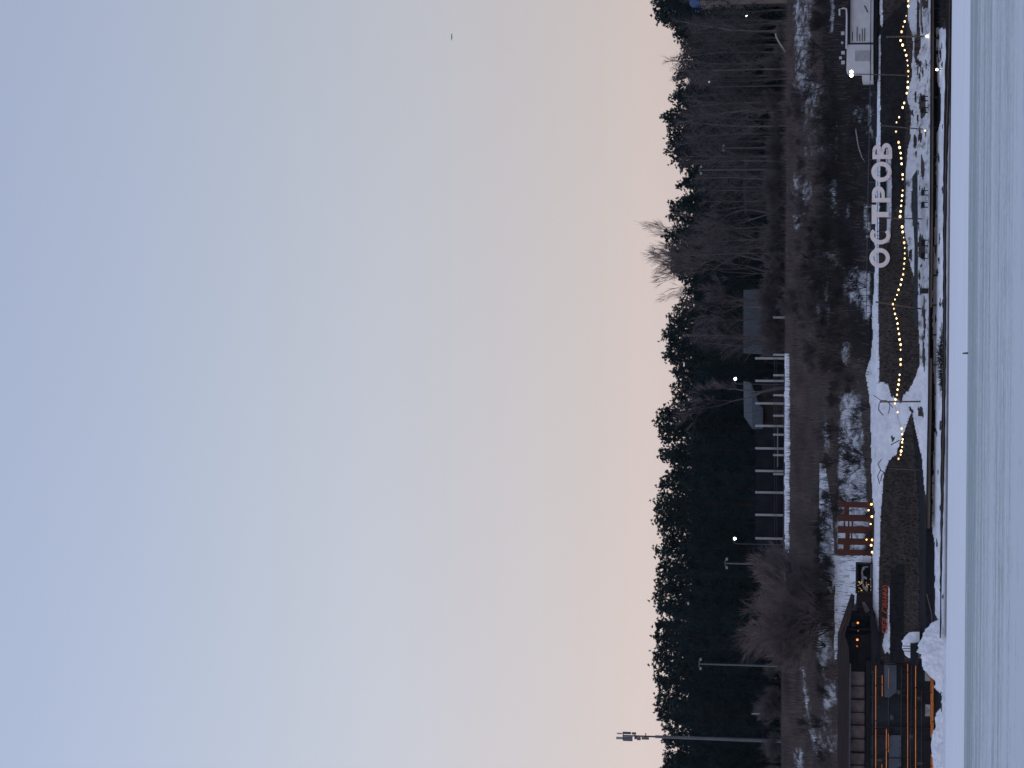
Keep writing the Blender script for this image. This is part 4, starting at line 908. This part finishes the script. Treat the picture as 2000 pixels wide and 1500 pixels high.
part('underline', MB().ptube([(1732, 1232), (1734.3, 1200), (1734, 1192)], 322.2, .04), 'neon', nw)
# snow heaps
def heap(name, label, outline, bottom, D, depth, seed):
    ys = np.arange(outline[0][1], outline[-1][1] + .1, 1.5); mb = MB(); n = 22; r = random.Random(seed)
    for y in ys:
        xt = interp(y, [(q[1], q[0]) for q in outline]); zb = P(bottom, y, D).z
        zt_ = P(xt, y, D).z
        for i in range(n + 1):
            s = i / n; hh = math.sin(math.pi * min(1, s * .92 + .04)) ** .8 if s < .55 else math.cos((s - .5) * math.pi) ** .6 if s < 1 else 0
            p = P(bottom, y, D); dd = depth * (s - .5)
            wob = mnoise.noise((p.x * .7, s * 4, seed)) * .28 * (zt_ - zb) + mnoise.noise((p.x * 2.1, s * 9, seed + 3)) * .14 * (zt_ - zb) + mnoise.noise((p.x * 5.5, s * 22, seed + 9)) * .07 * (zt_ - zb)
            z = zb + (zt_ - zb) * max(0, hh) + wob * (hh > .05) * (hh < .97); mb.v.append((p.x * (1 + dd / D), D + dd, max(z, zb - .2) if s not in (0, 1) else zb - .4))
    for i in range(len(ys) - 1):
        for j in range(n): a = i * (n + 1) + j; mb.f.append((a, a + 1, a + n + 2, a + n + 1))
    return single(name, mb, 'snow', label, 'snow heap', smooth=True)
heap('snow_heap', 'long ragged snow heap piled before the cafe at the water', [(1846, 1205), (1826, 1214), (1818, 1218), (1812, 1228), (1805, 1240), (1798, 1252), (1792, 1262), (1795, 1268), (1800, 1280), (1801, 1303), (1808, 1312), (1818, 1324), (1828, 1331), (1829, 1343), (1841, 1360), (1841, 1377), (1831, 1392), (1826, 1406), (1828, 1420), (1821, 1438), (1818, 1456), (1821, 1480), (1823, 1500), (1822, 1680)], 1849, 303, 8, 4)
heap('snow_heap', 'small snow heap on the dark terrace steps beside the cafe', [(1784, 1234), (1776, 1235), (1766, 1246), (1763, 1256), (1763, 1268), (1768, 1280), (1776, 1286), (1787, 1287)], 1790, 311, 3, 8)
st_ = thing('terrace_steps', 'black steps with three dark bars in front of the small snow heap', 'steps', base_of(1794, 1280, 309))
part('side_wall', MB().prism([(1778, 1258), (1794, 1256), (1794, 1300), (1778, 1300)], 308.6, 2), 'black', st_)
for yy in (1262, 1267, 1272): part('bar', MB().pbox(1763.5, 1778, yy - .7, yy + .7, 308.9, .12), 'wooddark', st_)

# ------------------------------------------------------------------ bird
q = P(883, 72, 210); bd_ = thing('bird', 'small dark bird gliding alone high in the sky', 'bird', tuple(q))
part('body', MB().tube([q + Vector((0, -.2, 0)), q + Vector((0, -.12, 0)), q + Vector((0, .05, 0)), q + Vector((0, .25, .01))], [.02, .055, .06, .01], 7), 'bird', bd_)
for s in (-1, 1): part('wing', MB().add([q + Vector((0, -.1, .03)), q + Vector((s * .18, -.12, .08)), q + Vector((s * .37, .02, -.03)), q + Vector((s * .17, .08, .06)), q + Vector((0, .1, .02)), q + Vector((s * .15, 0, .02))], [(0, 1, 5), (1, 2, 5), (2, 3, 5), (3, 4, 5), (0, 1, 2, 3, 4)]), 'bird', bd_)

# ------------------------------------------------------------------ thin evening haze
hz_m = bpy.data.materials.new('evening_haze'); hz_m.use_nodes = True
t = hz_m.node_tree; t.nodes.clear(); ho = t.nodes.new('ShaderNodeOutputMaterial'); hv = t.nodes.new('ShaderNodeVolumePrincipled')
hv.inputs['Color'].default_value = (.5, .78, 1, 1); hv.inputs['Density'].default_value = HAZE; hv.inputs['Anisotropy'].default_value = 0
t.links.new(hv.outputs[0], ho.inputs['Volume'])
hz = mesh_obj('haze', MB().box((-1400, -200, -6), (1400, 1000, 140)), hz_m); hz['kind'] = 'stuff'; hz['label'] = 'thin blue evening haze over the lake and bank'; hz['category'] = 'haze'; hz.display_type = 'WIRE'
